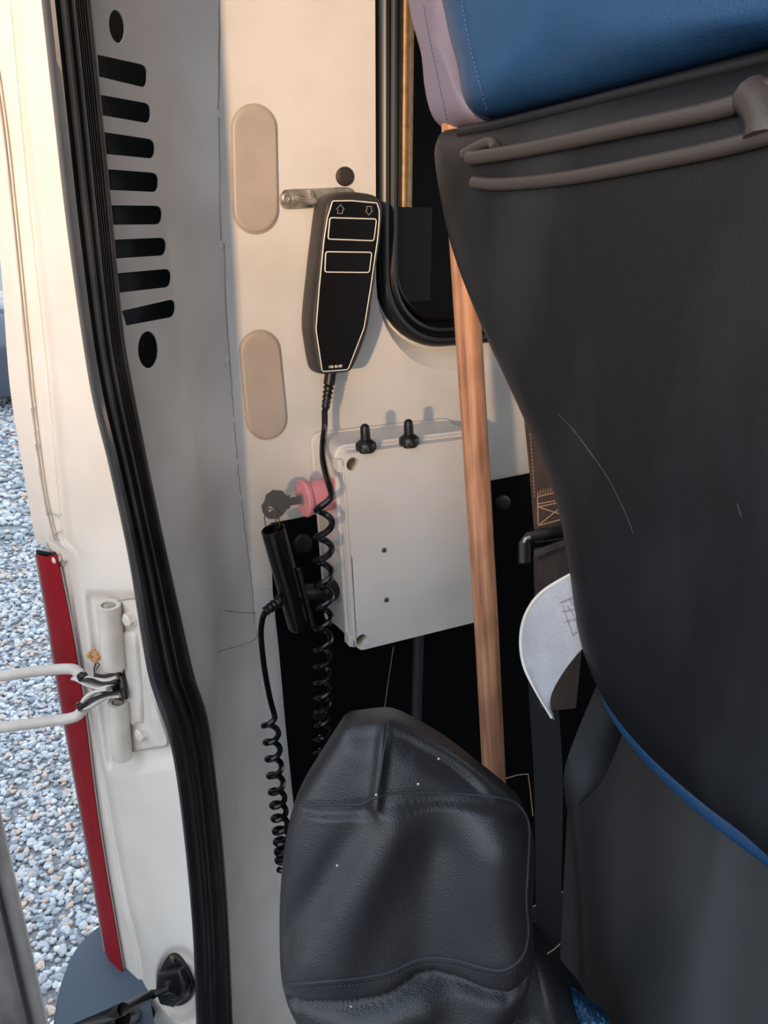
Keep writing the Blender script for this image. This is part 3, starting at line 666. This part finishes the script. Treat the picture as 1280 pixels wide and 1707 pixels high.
# ============================================================ JUNCTION BOX
BX = .103
jb = thing('junction_box', 'cream plastic control box with two black toggle switches on top', 'control box', W(690, 1060, .0))
q4 = [W(575, 757, BX), W(815, 727, BX), W(822, 1030, BX), W(595, 1086, BX)]   # TL TR BR BL
def bq(s, t, x=None):
    p = q4[0].lerp(q4[1], s).lerp(q4[3].lerp(q4[2], s), t)
    return Vector((p.x if x is None else x, p.y, p.z))
def bround(ins, x, r=.012, n=5):
    w_ = (q4[1]-q4[0]).length; h_ = (q4[3]-q4[0]).length; out = []
    for (cs, ct, a0) in ((ins+r, ins+r, 180), (w_-ins-r, ins+r, 270), (w_-ins-r, h_-ins-r, 0), (ins+r, h_-ins-r, 90)):
        for k in range(n+1):
            a = math.radians(a0+90*k/n); out.append(bq((cs+math.cos(a)*r)/w_, (ct+math.sin(a)*r)/h_, x))
    return out
def lid_uv(px, py):
    p = W(px, py, BX); e = (q4[1]-q4[0]); w_ = e.length; return p
def solid_rings(name, specs, m, parent):
    rows = [bround(ins, x, r) for ins, x, r in specs]; N = len(rows[0]); V = [v for r in rows for v in r]
    F = [(i*N+k, i*N+(k+1) % N, (i+1)*N+(k+1) % N, (i+1)*N+k) for i in range(len(rows)-1) for k in range(N)]+[tuple(range(N))[::-1], tuple((len(rows)-1)*N+k for k in range(N))]
    return mesh(name, V, F, m, parent, smooth='auto')
solid_rings('base', [(-.001, .001, .014), (-.004, .001, .014), (-.004, .006, .014), (-.002, .007, .014), (.0, .078, .014)], 'box', jb)
solid_rings('rim', [(-.005, .078, .014), (-.006, .079, .015), (-.006, .083, .015), (-.003, .0845, .014), (-.003, .088, .014)], 'box', jb)
wells = [(588, 774), (603, 1067)]
e_s = (q4[1]-q4[0]).normalized(); e_t = (q4[3]-q4[0]).normalized()
wc = [W(*p, BX) for p in wells]
d0 = (wc[0]-q4[0]).dot(e_s); wc += [q4[1]-e_s*.010+e_t*.012, q4[2]-e_s*.011-e_t*.014]
lid_o = bround(0, .0885, .010); hl = [[Vector((.0885, *(c+Vector((0, math.cos(t)*.0085, math.sin(t)*.0085)))[1:])) for t in [2*math.pi*k/20 for k in range(20)]] for c in wc[:2]]
lid = plate('lid', lid_o, hl, (BX-.0885, 0, 0), 'box', jb, bevel=.0015)
for i, c in enumerate(wc[:2]):
    c = Vector((.0886, c.y, c.z)); lathe('well_floor', c, (1, 0, 0), [(.0001, 0), (.0088, 0), (.0088, .001), (.0001, .001)], 'boxdirt', lid, 18)
    s_ = lathe('lid_screw', c+Vector((.001, 0, 0)), (1, 0, 0), [(.0001, 0), (.0062, 0), (.0062, .006), (.0052, .007), (.0001, .007)], 'brass', lid, 18)
    sl_ = Vector((0, .8, .6)); sn_ = Vector((0, -.6, .8)); c1 = c+Vector((.0078, 0, 0))
    plate('screw_slot', [c1+sl_*.0055+sn_*.0008, c1-sl_*.0055+sn_*.0008, c1-sl_*.0055-sn_*.0008, c1+sl_*.0055-sn_*.0008], [], (.0004, 0, 0), 'dark', s_)
for p in ((640, 917), (644, 1000)):
    lathe('rivet', W(*p, BX), (1, 0, 0), [(.0001, 0), (.0036, 0), (.0033, .0012), (.0014, .0016), (.0012, .0004), (.0001, .0004)], 'keym', lid, 14)
for t_ in (.06, .95):  # hinge clips on the left rim
    p = bq(0, t_); a = Vector((.084, p.y-.0075, p.z)); box('lid_clip', a+Vector((-.004, 0, -.008)), a+Vector((.014, .006, .008)), 'box', jb, bevel=.001)
for s_, dz in ((.2, 0), (.2, 0)): pass
for y_ in (0, 1):  # side ribs of lid edge (left)
    a = bq(0, .03); b = bq(0, .97)
    tube('side_rib', [Vector((.0905+.006*y_, a.y-.0008, a.z-.008)), Vector((.0905+.006*y_, b.y-.0008, b.z+.006))], .0011, 'box', jb, 8)
for px_, lab in ((610, 0), (682.5, 0)):
    # foot of the switch: on the top side of the base
    c0 = W(px_, 714 if px_ < 650 else 702, .05)
    f = (c0.y-q4[0].y)/(q4[1].y-q4[0].y); zt = q4[0].z+(q4[1].z-q4[0].z)*f; c0 = W(px_, 714 if px_ < 650 else 702, .05)
    # slide toward wall/camera so that the foot lies on the top face
    lo_, hi_ = .0, .1
    for it in range(30):
        xm = (lo_+hi_)/2; c0 = W(px_, 715 if px_ < 650 else 703, xm); f = (c0.y-q4[0].y)/(q4[1].y-q4[0].y); zt = q4[0].z+(q4[1].z-q4[0].z)*f
        if c0.z < zt: hi_ = xm
        else: lo_ = xm
    up = Vector((0, -.05, 1)).normalized(); c0 = Vector((c0.x, c0.y, zt-.001))
    sw = lathe('toggle_base', c0, up, [(.0001, 0), (.0105, 0), (.0105, .003), (.0128, .0032), (.0128, .0105), (.0115, .012), (.0085, .0145), (.0062, .016), (.006, .029), (.0052, .0325), (.003, .0347), (.0001, .0354)], 'black', jb, 36, ribs=(3, 4, .0009))
# cable gland and conduit
g0 = bq((W(678, 1062, .05).y-q4[0].y)/(q4[1].y-q4[0].y), 1.0, .05); g0.z += .001
lathe('cable_gland', g0, (0, 0, -1), [(.0001, 0), (.016, 0), (.016, .007), (.0135, .0075), (.0135, .0145), (.009, .018), (.0001, .018)], 'box', jb, 12)
gl = Vector(g0)
tube('conduit', [gl+Vector((0, 0, -.015)), gl+Vector((0, .001, -.05)), gl+Vector((-.004, .003, -.1)), gl+Vector((-.01, .006, -.17)), gl+Vector((-.012, .008, -.3))], .0085, 'conduit', jb, 16)
wr = tube('thin_wire', [W(656, 1078, .03), W(651, 1110, .02), W(645, 1150, .012), W(639, 1200, .008), W(636, 1260, .006)], .0007, 'grey', None, 6); tag(wr, 'thin dark wire hanging down below the control box', 'wire')
# pink emergency button on the left side of box
pb = thing('emergency_button', 'faded pink round key switch on the left side of the box', 'key switch', W(548, 850, .055))
c1 = W(549, 823, .06); c1.y = c1.y+.004; AX = Vector((0, -1, -.02)).normalized()
lathe('switch_body', c1, AX, [(.0001, 0), (.0205, 0), (.0215, .006), (.0205, .03), (.0195, .036), (.0001, .036)], 'pink', pb, 32)
lathe('flange', c1+AX*.034, AX, [(.0001, 0), (.0225, 0), (.024, .002), (.024, .006), (.0225, .0075), (.009, .008), (.0001, .008)], 'pink', pb, 36)
lathe('lock_cylinder', c1+AX*.041, AX, [(.0001, 0), (.0085, 0), (.0085, .0025), (.0001, .0025)], 'steel', pb, 20)
kc = c1+AX*.0435
ky = thing('key', 'dark metal key turned in the pink key switch', 'key', kc+Vector((0, -.03, -.012)))
kd = (at(455, 830, 1)-at(490, 828, 1)); kn = Vector((.85, -.3, 0)).normalized(); ax2 = AX; upk = Vector((0, 0, 1))
def kp(a, b): return kc+AX*a*1.35+upk*b*1.3
plate('key_blade', [kp(-.012, .0035)-kn*.001, kp(.012, .0035)-kn*.001, kp(.012, -.0045)-kn*.001, kp(-.012, -.0045)-kn*.001], [], kn*.002, 'keym', ky, bevel=.0003)
bow = [(.011, .006), (.014, .0065), (.018, .012), (.027, .0145), (.034, .011), (.036, .0045), (.039, .001), (.038, -.006), (.033, -.0135), (.024, -.0155), (.018, -.012), (.0145, -.0075), (.011, -.007)]
hole = [kp(.031+math.cos(t)*.0028, -.004+math.sin(t)*.0028)-kn*.0012 for t in [2*math.pi*k/12 for k in range(12)]]
plate('key_bow', [kp(a, b)-kn*.0012 for a, b in bow], [hole], kn*.0026, 'keym', ky, bevel=.0004)
# key ring hanging into tube
rc = kp(.031, -.004)
rg = thing('key_ring', 'thin brass split ring linking key and black tube', 'key ring', rc+Vector((0, 0, -.036)))
for k, (o1, rr) in enumerate(((0, .0175), (.0018, .017))):
    cen_ = rc+Vector((o1, o1, -rr+.001)); uu = Vector((.35, .2, 0)).normalized() if k == 0 else Vector((.35, .45, 0)).normalized()
    tube('ring_wire', [cen_+uu*math.cos(t)*rr*.55+Vector((0, 0, 1))*math.sin(t)*rr for t in [2*math.pi*j/32 for j in range(32)]], .0008, 'brass', rg, 6, closed=True)
# black tube
sT = (rc-CAM).dot(Fv)
ta = at(455, 882, sT-.006); tb = at(500, 1046, sT+.055)
td = (tb-ta); L = td.length; rT = .0152
tb_o = thing('cable_holder', 'black plastic tube shaped plug hanging left of the box', 'plug', tb)
lathe('tube', ta, td, [(rT-.0022, .03), (rT-.002, .0), (rT-.001, -.0008), (rT, 0), (rT, L-.004), (rT-.0022, L), (.0001, L)], 'blackgloss', tb_o, 32, cap=False)
lathe('tube_floor', ta+td.normalized()*.03, td, [(.0001, 0), (rT-.0022, 0), (rT-.0022, .002), (.0001, .002)], 'black', tb_o, 20)
c2 = at(492, 990, sT+.038); c3 = W(552, 985, .045); c3.y += .004
lathe('side_socket', c2, c3-c2, [(.0001, 0), (.0125, 0), (.0125, (c3-c2).length*.55), (.0155, (c3-c2).length*.6), (.0155, (c3-c2).length), (.0001, (c3-c2).length)], 'black', tb_o, 24)
ringc = c2.lerp(c3, .93); lathe('socket_collar', ringc, c3-c2, [(.015, 0), (.0185, 0), (.0185, .002), (.015, .002)], 'steel', tb_o, 28)
tube('keel', [at(497, 948, sT+.018), at(508, 990, sT+.035), at(521, 1044, sT+.052)], .003, 'black', tb_o, 8)
b2 = at(466, 1002, sT+.036); b3 = at(441, 1020, sT+.03); L2 = (b3-b2).length
pf = [(.0001, -.012), (.0085, -.012), (.0085, 0)]
for k in range(4): pf += [(.0055, L2*k/4), (.0078-.0005*k, L2*k/4+.0012), (.0078-.0005*k, L2*(k+1)/4-.0012), (.0055, L2*(k+1)/4-.0002)]
lathe('cable_boot', b2, b3-b2, pf+[(.0001, L2)], 'black', tb_o, 16)
s5 = sT+.028
pts = [at(*p) for p in cr([(442, 1020, s5), (437, 1034, s5), (435, 1060, s5+.004), (440, 1110, s5+.01), (449, 1160, s5+.015), (457, 1190, s5+.02)], 8)]
lob2 = [1210, 1237, 1265, 1293, 1320, 1342, 1364, 1385, 1403, 1419, 1433, 1446]
py2 = [1192]+lob2; ph2 = [0.3]+[math.pi+2*math.pi*k for k in range(len(lob2))]
for yy in np.arange(1194, 1446, 1.2):
    f = np.interp(yy, py2, ph2); cxp = np.interp(yy, [1190, 1250, 1330, 1400, 1446], [449, 455, 463, 470, 474]); rr = np.interp(yy, [1190, 1446], [.0088, .0082])
    pts.append(at(cxp, yy, s5+.02)+Rv*math.cos(f)*rr*1.05-Fh*math.sin(f)*rr)
tube('coiled_cord', pts, .0038, 'blackgloss', tb_o, 8)

# ============================================================ FELT PANEL
z_l = W(452, 872, .004).z; z_r = W(880, 790, .004).z; yl, yr = W(452, 872, .004).y, W(880, 790, .004).y
sl = (z_r-z_l)/(yr-yl)
fp = [W(450, 872, .001), W(454, 985, .001), W(464, 1080, .001), W(476, 1215, .001), W(490, 1350, .001), W(512, 1560, .001), W(528, 1700, .001)]
fp += [Vector((.001, fp[-1].y, FLOORZ+.01)), Vector((.001, 2.6, FLOORZ+.01)), Vector((.001, 2.6, z_l+sl*(2.6-yl))), Vector((.001, yr, z_r))]
felt = plate('felt_panel', fp, [], (.004, 0, 0), 'felt', bevel=.001); tag(felt, 'black felt lining panel covering the lower side wall', 'lining panel')
for px_, py_, r_ in ((505, 906, 16), (838, 838, 13), (532, 1190, 12)):
    pillow('fixing_plug', [W(*p, .005) for p in ell_px(px_, py_, r_, r_*1.05)], (1, 0, 0), .004, .009, 'plug', felt, back=.001)
lt = tube('loose_thread', [W(842, 1298, .03), W(862, 1292, .03), W(880, 1290, .03), W(884, 1320, .03), W(888, 1360, .03)], .0009, 'tan', None, 6); tag(lt, 'bent tan wire end sticking out behind the leather cover', 'wire')

# ============================================================ WOODEN HANDLE
def handle():
    a = at(752, 60, .715); b = at(826, 1330, .93)
    b = b+(b-a)*.45
    # end on the van floor
    if b.z < FLOORZ: b = a+(b-a)*((a.z-FLOORZ)/(a.z-b.z))
    a = a+(a-b)*.12
    L = (a-b).length; d, u, v = frame(a-b)
    V = []; F = []; sd_ = 28; n_ = 60
    for i in range(n_+1):
        r = .0141
        if i == 0 or i == n_: r = .0125
        for k in range(sd_):
            t = 2*math.pi*k/sd_; rr = r*(1+.012*math.sin(3*t+i*.3)); V.append((math.cos(t)*rr+.0012*math.sin(i*.15), math.sin(t)*rr, L*i/n_))
    for i in range(n_):
        for k in range(sd_): F.append((i*sd_+k, i*sd_+(k+1) % sd_, (i+1)*sd_+(k+1) % sd_, (i+1)*sd_+k))
    F += [tuple(range(sd_))[::-1], tuple(n_*sd_+k for k in range(sd_))]
    me = bpy.data.meshes.new('wooden_pole'); me.from_pydata(V, [], F); me.materials.append(M['wood'])
    for p in me.polygons: p.use_smooth = True
    o = bpy.data.objects.new('wooden_pole', me); scn.collection.objects.link(o)
    o.location = b; o.rotation_mode = 'QUATERNION'; o.rotation_quaternion = (a-b).to_track_quat('Z', 'Y')
    tag(o, 'long round brown wooden pole leaning in front of the control box', 'pole')
handle()

# ============================================================ PASSENGER SEAT
seat = thing('passenger_seat', 'folding van seat with black plastic back shell and blue vinyl', 'seat', (.75, .6, FLOORZ))
SY = .45
so = cr([(757, 224), (800, 207), (1000, 158), (1280, 90), (1450, 48), (1560, 80), (1640, 300), (1660, 900), (1620, 1400), (1500, 1540), (1380, 1480), (1280, 1397), (1200, 1337), (1120, 1270), (1060, 1205), (1025, 1150), (1000, 1090), (985, 1020), (972, 940), (952, 840), (920, 745), (880, 645), (850, 575), (820, 500), (785, 400), (765, 310)], 5, True)
def sdisp(q):
    return .004*math.sin(q.z*9)+.006*math.exp(-((q.x-.62-.1*(q.z-1.3))/.05)**2)
shell = pillow('back_shell', [Yp(a, b, SY) for a, b in so], (0, -1, 0), .045, .07, 'shell', seat, back=.03, disp=sdisp, centre=Yp(1230, 760, SY))
stree = bvh_of(shell)
def srail(pts, r, nm='grab_rail', m='rail', lift=.002, fl=None):
    q = drape(cr(pts, 8), stree, lift)
    return tube(nm, q, r, m, seat, 12, flat=fl)
srail([(782, 262), (800, 262), (900, 245), (1050, 213), (1180, 186), (1240, 168), (1275, 150), (1330, 130)], .0058, lift=.005)
srail([(790, 304), (840, 307), (950, 296), (1080, 272), (1200, 247), (1290, 224), (1340, 212)], .0052, lift=.004)
srail([(772, 258), (795, 245), (818, 237), (826, 247)], .0045, 'rail_hook', lift=.003)
srail([(1252, 158), (1268, 178), (1276, 205), (1274, 228)], .011, 'rail_end', lift=.003)
srail([(768, 222), (850, 205), (1000, 168), (1150, 130), (1300, 93)], .005, 'shell_lip', 'shell', lift=.0)
# blue upholstery above the shell
bo_ = cr([(764, -60), (772, 40), (790, 120), (812, 196), (900, 178), (1000, 154), (1280, 87), (1480, 40), (1560, -100), (1500, -320), (1100, -360), (800, -300)], 5, True)
cush = pillow('back_cushion', [Yp(a, b, SY-.005) for a, b in bo_], (0, -1, 0), .04, .05, 'blue', seat, back=.08)
bs_ = cr([(692, -200), (703, -10), (712, 60), (730, 150), (742, 200), (752, 218), (775, 214), (812, 198), (798, 140), (778, 60), (766, -60), (740, -220)], 5, True)
bol = pillow('side_bolster', [Yp(a, b, SY-.004) for a, b in bs_], (-.25, -1, 0), .022, .03, 'bluegrey', seat, back=.05)
btree = bvh_of(bol); ctree = bvh_of(cush)
def stitches(pts, tree, m, parent, r=.0009, step=7, ln=4.5, name='stitching', lift=.0006):
    P = cr(pts, 20); V = []; F = []; acc = 0; i = 0; S = [np.array(P[0])]
    seg = [np.array(p) for p in P]; d = [0]
    for k in range(1, len(seg)): d.append(d[-1]+np.linalg.norm(seg[k]-seg[k-1]))
    xs = [s_[0] for s_ in seg]; ys = [s_[1] for s_ in seg]; t = 0
    while t+ln < d[-1]:
        q = drape([(np.interp(u_, d, xs), np.interp(u_, d, ys)) for u_ in (t, t+ln/2, t+ln)], tree, lift)
        if len(q) == 3:
            v_, f_ = tube_g(q, [r*.6, r, r*.6], 5); o_2 = len(V); V += v_; F += [tuple(a_+o_2 for a_ in ff) for ff in f_]
        t += step
    if V: mesh(name, V, F, m, parent, kind='stuff')
stitches([(706, 10), (716, 65), (734, 150), (746, 205)], btree, 'thread_b', seat, .0006, 7, 5)
q = drape(cr([(768, 0), (778, 60), (795, 130), (811, 190)], 8), ctree, .001)
stitches([(770, 0), (780, 60), (797, 130), (813, 190)], ctree, 'thread_b', seat, .0009, 8, 5.5)
# blue edge of the cushion below the shell
bl_ = [(1022, 1138), (1034, 1172), (1062, 1215), (1120, 1280), (1200, 1350), (1280, 1408), (1400, 1490)]
tube('blue_piping', [Yp(a, b, SY+.012) for a, b in cr(bl_, 8)], .014, 'blue', seat, 12)
# scratches in the shell
for i, pts in enumerate([[(955, 715), (985, 755), (1015, 800), (1040, 850), (1056, 890)], [(930, 690), (960, 722), (990, 765)], [(1228, 838), (1236, 862)]]):
    tube('scratch', drape(cr(pts, 5), stree, .0001), [.0001]+[.0003]*(len(cr(pts, 5))-2)+[.0001], 'scratch', seat, 5)
# lower shell of the cushion
rows = []
for y in range(1130, 1960, 30):
    lx = np.interp(y, [1130, 1200, 1340, 1500, 1707, 1960], [1010, 985, 946, 938, 930, 925]); row = []
    for k in range(41):
        x = lx+(1520-lx)*k/40; h = .05*math.exp(-((x-1190+ (y-1400)*.12)/120)**2)-.02*math.exp(-((x-lx)/40)**2)
        row.append(Yp(x, y, .535-h))
    rows.append(row)
sheet('lower_shell', rows, 'lower', seat, thick=(0, .03, 0))

# ============================================================ BELTS
def ribbon(name, edgeA, edgeB, m, parent=None, n=8, bulge=0.0, thick=.0014):
    A = [Vector(p) for p in cr(edgeA, n)]; B = [Vector(p) for p in cr(edgeB, n)]
    rows = [[a.lerp(b, t)-Fh*bulge*math.sin(math.pi*t) for t in (0, .15, .35, .5, .65, .85, 1)] for a, b in zip(A, B)]
    return sheet(name, rows, m, parent, thick=Fh*thick)
sb = thing('seat_belt', 'brown seat belt webbing with tan box stitching beside the seat', 'seat belt', at(900, 1000, .9))
wb = ribbon('upper_webbing', [at(862, 560, .86), at(872, 680, .86), at(882, 780, .86), at(890, 880, .86), at(892, 905, .86)], [at(930, 560, .86), at(944, 680, .86), at(952, 780, .86), at(962, 870, .86), at(966, 895, .86)], 'web', sb)
wtree = bvh_of(wb)
zz = [(896, 826)]
for k in range(12): zz += [(897+k*4.4, 817-k*.8), (899+k*4.4, 826-k*.8)]
tube('zigzag_stitch', drape(zz, wtree, .0006), .0007, 'tan', sb, 5)
for pts in ([(896, 828), (948, 816)], [(896, 828), (897, 876)], [(948, 816), (950, 862)], [(897, 840), (949, 830)], [(897, 876), (950, 862)], [(897, 845), (950, 862)], [(897, 876), (949, 834)], [(897, 845), (949, 834)]):
    stitches([pts[0], ((pts[0][0]+pts[1][0])/2, (pts[0][1]+pts[1][1])/2), pts[1]], wtree, 'tan', sb, .0009, 4.2, 3.6, 'box_stitch')
stitches([(877, 645), (885, 740), (891, 830)], wtree, 'tan', sb, .0005, 6, 4, 'edge_stitch')
tube('adjuster_bar', [at(*p) for p in [(874, 940, .855), (874, 905, .855), (880, 896, .855), (920, 889, .855), (975, 882, .855)]], .007, 'plug', sb, 12, flat=(Fh, .4))
tube('adjuster_corner', [at(*p) for p in [(873, 905, .849), (876, 898, .849), (884, 895, .849)]], .0022, 'steel', sb, 8)
ribbon('lower_webbing', [at(890, 915, .85), at(890, 960, .86), at(893, 1020, .88), at(900, 1180, .9)], [at(970, 895, .85), at(972, 960, .86), at(975, 1020, .88), at(960, 1180, .9)], 'web', sb, bulge=.004)
tube('webbing_fold', [at(892, 925, .846), at(930, 910, .846), at(972, 897, .846)], .005, 'web', sb, 8)
st = thing('grey_strap', 'pale grey webbing strap end curling out past seat shell', 'strap', at(920, 1195, .7))
eA = [at(*p) for p in [(1010, 935, .66), (960, 952, .66), (905, 985, .675), (878, 1020, .69), (868, 1060, .70), (872, 1105, .70), (890, 1145, .695), (920, 1196, .69)]]
eB = [at(*p) for p in [(1020, 1030, .655), (995, 1060, .655), (970, 1082, .66), (948, 1108, .668), (930, 1135, .675), (919, 1158, .68), (917, 1175, .685), (922, 1190, .69)]]
gs = ribbon('webbing', eA, eB, 'webgrey', st, bulge=.006)
A_ = [Vector(p)-Fh*.0006 for p in cr(eA[1:], 8)]
tube('edge_cord', A_, .0016, 'webedge', st, 8)
gt = bvh_of(gs)
stitches([(934, 1005), (950, 998), (968, 990)], gt, 'dirty', st, .0008, 4.5, 3.6, 'patch_stitch')
for pts in ([(938, 1010), (946, 1035), (955, 1060)], [(962, 992), (972, 1015), (984, 1038)], [(955, 1058), (968, 1048), (972, 1036)], [(945, 1010), (958, 1030), (962, 1050)], [(950, 1000), (962, 1020), (970, 1040)], [(936, 1020), (955, 1016), (975, 1012)], [(942, 1036), (960, 1032), (980, 1024)]):
    stitches(pts, gt, 'dirty', st, .0006, 4.5, 3.2, 'patch_stitch')
stitches([(922, 990), (935, 1030), (952, 1075)], gt, 'webedge', st, .0004, 4, 3.4, 'patch_stitch')
hb = ribbon('hanging_belt', [at(1012, 1105, .72), at(975, 1190, .72), at(948, 1260, .71), at(940, 1300, .71), at(944, 1345, .72)], [at(1050, 1180, .72), at(1035, 1230, .72), at(1010, 1290, .70), at(985, 1325, .70), at(950, 1348, .715)], 'webdark', None, bulge=.01)
tag(hb, 'dark grey belt loop curling below the seat shell', 'seat belt')
vb = ribbon('vertical_belt', [at(884, 1000, .92), at(880, 1120, .92), at(890, 1300, .92), at(893, 1500, .92), at(893, 1720, .93)], [at(950, 1000, .92), at(930, 1120, .92), at(938, 1300, .92), at(935, 1500, .92), at(930, 1720, .93)], 'webdark', None)
tag(vb, 'black belt hanging straight down behind the leather cover', 'seat belt')

# ============================================================ LEATHER COVER (bottom centre)
bag = thing('leather_cover', 'black leatherette cover with stitched seams standing upright on the floor', 'cover', Vector((0, 0, 0)))
BS = .70; bc = at(680, 1480, BS); BN = Vector((-Fh.x, -Fh.y, .35)).normalized()
def B(px, py): return onp(px, py, bc, BN)
bag.location = B(680, 1880)
bo2 = cr([(472, 1640), (466, 1540), (470, 1450), (482, 1370), (500, 1322), (528, 1275), (558, 1228), (577, 1204), (610, 1197), (645, 1194), (668, 1200), (700, 1216), (745, 1243), (800, 1285), (848, 1324), (874, 1350), (888, 1390), (890, 1450), (886, 1520), (889, 1580), (880, 1640), (858, 1690), (830, 1725), (790, 1790), (680, 1850), (560, 1800), (500, 1710)], 5, True)
def px_of(q):
    r = q-CAM; s_ = r.dot(Fv); return CX+FPX*r.dot(Rv)/s_, CY-FPX*r.dot(Uv)/s_
def ridge(x, y, ax, ay, bx2, by2, wd):
    dx, dy = bx2-ax, by2-ay; L2_ = dx*dx+dy*dy; t = max(0, min(1, ((x-ax)*dx+(y-ay)*dy)/L2_)); d = math.hypot(x-ax-dx*t, y-ay-dy*t); return math.exp(-(d/wd)**2)
sm1 = [(497, 1342), (560, 1341), (600, 1340), (625, 1330), (660, 1322), (720, 1321), (790, 1325), (850, 1334), (874, 1356), (882, 1385), (880, 1440), (877, 1500), (880, 1560), (868, 1598), (838, 1617), (800, 1612), (760, 1600), (720, 1596), (690, 1602), (650, 1620), (600, 1630), (540, 1636), (474, 1641)]
seamy_t = [(p[0], p[1]) for p in sm1[:8]]; seamy_b = [(p[0], p[1]) for p in sm1[:14:-1]] 
def bdisp(q):
    x, y = px_of(q); h = 0
    h += .016*ridge(x, y, 640, 1360, 560, 1570, 55)      # big diagonal swell
    h -= .012*ridge(x, y, 610, 1345, 470, 1560, 30)
    h -= .010*ridge(x, y, 735, 1400, 700, 1590, 45)
    h += .016*ridge(x, y, 815, 1400, 820, 1550, 55)
    h -= .006*ridge(x, y, 690, 1235, 790, 1290, 34)
    h += .010*ridge(x, y, 640, 1200, 626, 1320, 9)
    h += .006*ridge(x, y, 560, 1240, 520, 1310, 30)
    yb = float(np.interp(x, [474, 540, 600, 650, 690, 720, 760, 800, 838, 870], [1641, 1636, 1630, 1620, 1602, 1596, 1600, 1612, 1617, 1600]))
    h -= .010*math.exp(-((y-yb-10)/13)**2)
    h -= .006*sst(yb-2, yb+3, y)
    yt = float(np.interp(x, [497, 600, 630, 660, 720, 850, 880], [1342, 1340, 1328, 1322, 1321, 1334, 1350]))
    h -= .006*(1-sst(yt-4, yt+3, y))
    h += .012*ridge(x, y, 600, 1690, 700, 1650, 35)+.006*math.sin(x*.03+y*.02)*.4
    return h*1.0
def dense_pillow(name, outline, n, T, wd, m, parent, back, disp, nr=46):
    P = outline; N0 = len(P); P = [Vector(p) for p in cr([tuple(p) for p in P], 2, True)]; N = len(P); n = Vector(n); c = sum(P, Vector())/N; V = []; F = []
    V += [p-n*back*.8+(c-p).normalized()*.02 for p in P]; V += [p-n*back*.3 for p in P]
    ks = [(i/nr)**1.35 for i in range(nr)]
    for t in ks:
        for p in P:
            q = p.lerp(c, t); d = (q-p).length; e = max(0, 1-d/wd); h = T*math.sqrt(max(0, 1-e*e)); V.append(q+n*(h+disp(q)*min(1, d/.012)))
    V.append(c+n*(T+disp(c))); ci = len(V)-1; V.append(c-n*back); bi = ci+1; L_ = nr+2
    for i in range(L_-1):
        for k in range(N): F.append((i*N+k, i*N+(k+1) % N, (i+1)*N+(k+1) % N, (i+1)*N+k))
    for k in range(N): F.append(((L_-1)*N+k, (L_-1)*N+(k+1) % N, ci)); F.append((k, bi, (k+1) % N))
    o = mesh(name, V, F, m, parent, smooth=True); return o
bagb = dense_pillow('body', [B(*p) for p in bo2], BN, .032, .035, 'leather', bag, .10, bdisp)
gtree = bvh_of(bagb)
tube('piping', drape(cr(sm1, 8), gtree, .0002), .0013, 'thread_d', bag, 8)
stitches([(502, 1336), (560, 1335), (600, 1334), (625, 1324), (660, 1316), (720, 1315), (790, 1319)], gtree, 'thread_d', bag, .0006, 6, 4, 'stitching')
stitches([(482, 1650), (540, 1645), (600, 1640), (650, 1629), (690, 1612), (720, 1606), (760, 1610), (800, 1621), (838, 1626), (862, 1612)], gtree, 'thread_d', bag, .0008, 7, 4, 'stitching')
tube('top_seam', drape(cr([(648, 1202), (640, 1250), (634, 1290), (628, 1322)], 8), gtree, .0002), .0009, 'thread_d', bag, 6)
for p in ((731, 1265), (697, 1307), (562, 1443), (585, 1678), (627, 1325)):
    q = drape([p], gtree, .0006)
    if q: pillow('lint_speck', ellipse(q[0], Rv*.0012, Vector((0, 0, .0014)), 6), -Fv, .0004, .001, 'webedge', bag, back=.0002)
# lower dark pouch and folds right of cover
fb = pillow('dark_bag', [at(a, b, .82) for a, b in cr([(880, 1580), (905, 1585), (935, 1620), (960, 1660), (1000, 1720), (1000, 1850), (820, 1850), (830, 1700), (865, 1640)], 4, True)], -Fv, .04, .05, 'leather', back=.06)
tag(fb, 'dark soft bag fold at the bottom right of the leather cover', 'bag')
bf = pillow('blue_cloth', [at(a, b, .80) for a, b in cr([(955, 1655), (985, 1675), (1015, 1700), (1030, 1760), (985, 1780), (962, 1700)], 4, True)], -Fv, .012, .012, mat('blue_sparkle_cloth', (10, 46, 78), .6, col2=(50, 120, 150), scale=260, mixlo=.55, mixhi=.62), back=.01)
tag(bf, 'scrap of speckled blue fabric at bottom edge beside grey seat panel', 'cloth')
wn = tube('white_thread', [at(912, 1590, .78), at(924, 1582, .78), at(934, 1573, .78)], .0006, 'grey', None, 5); tag(wn, 'short pale thread end right of the leather cover', 'thread')
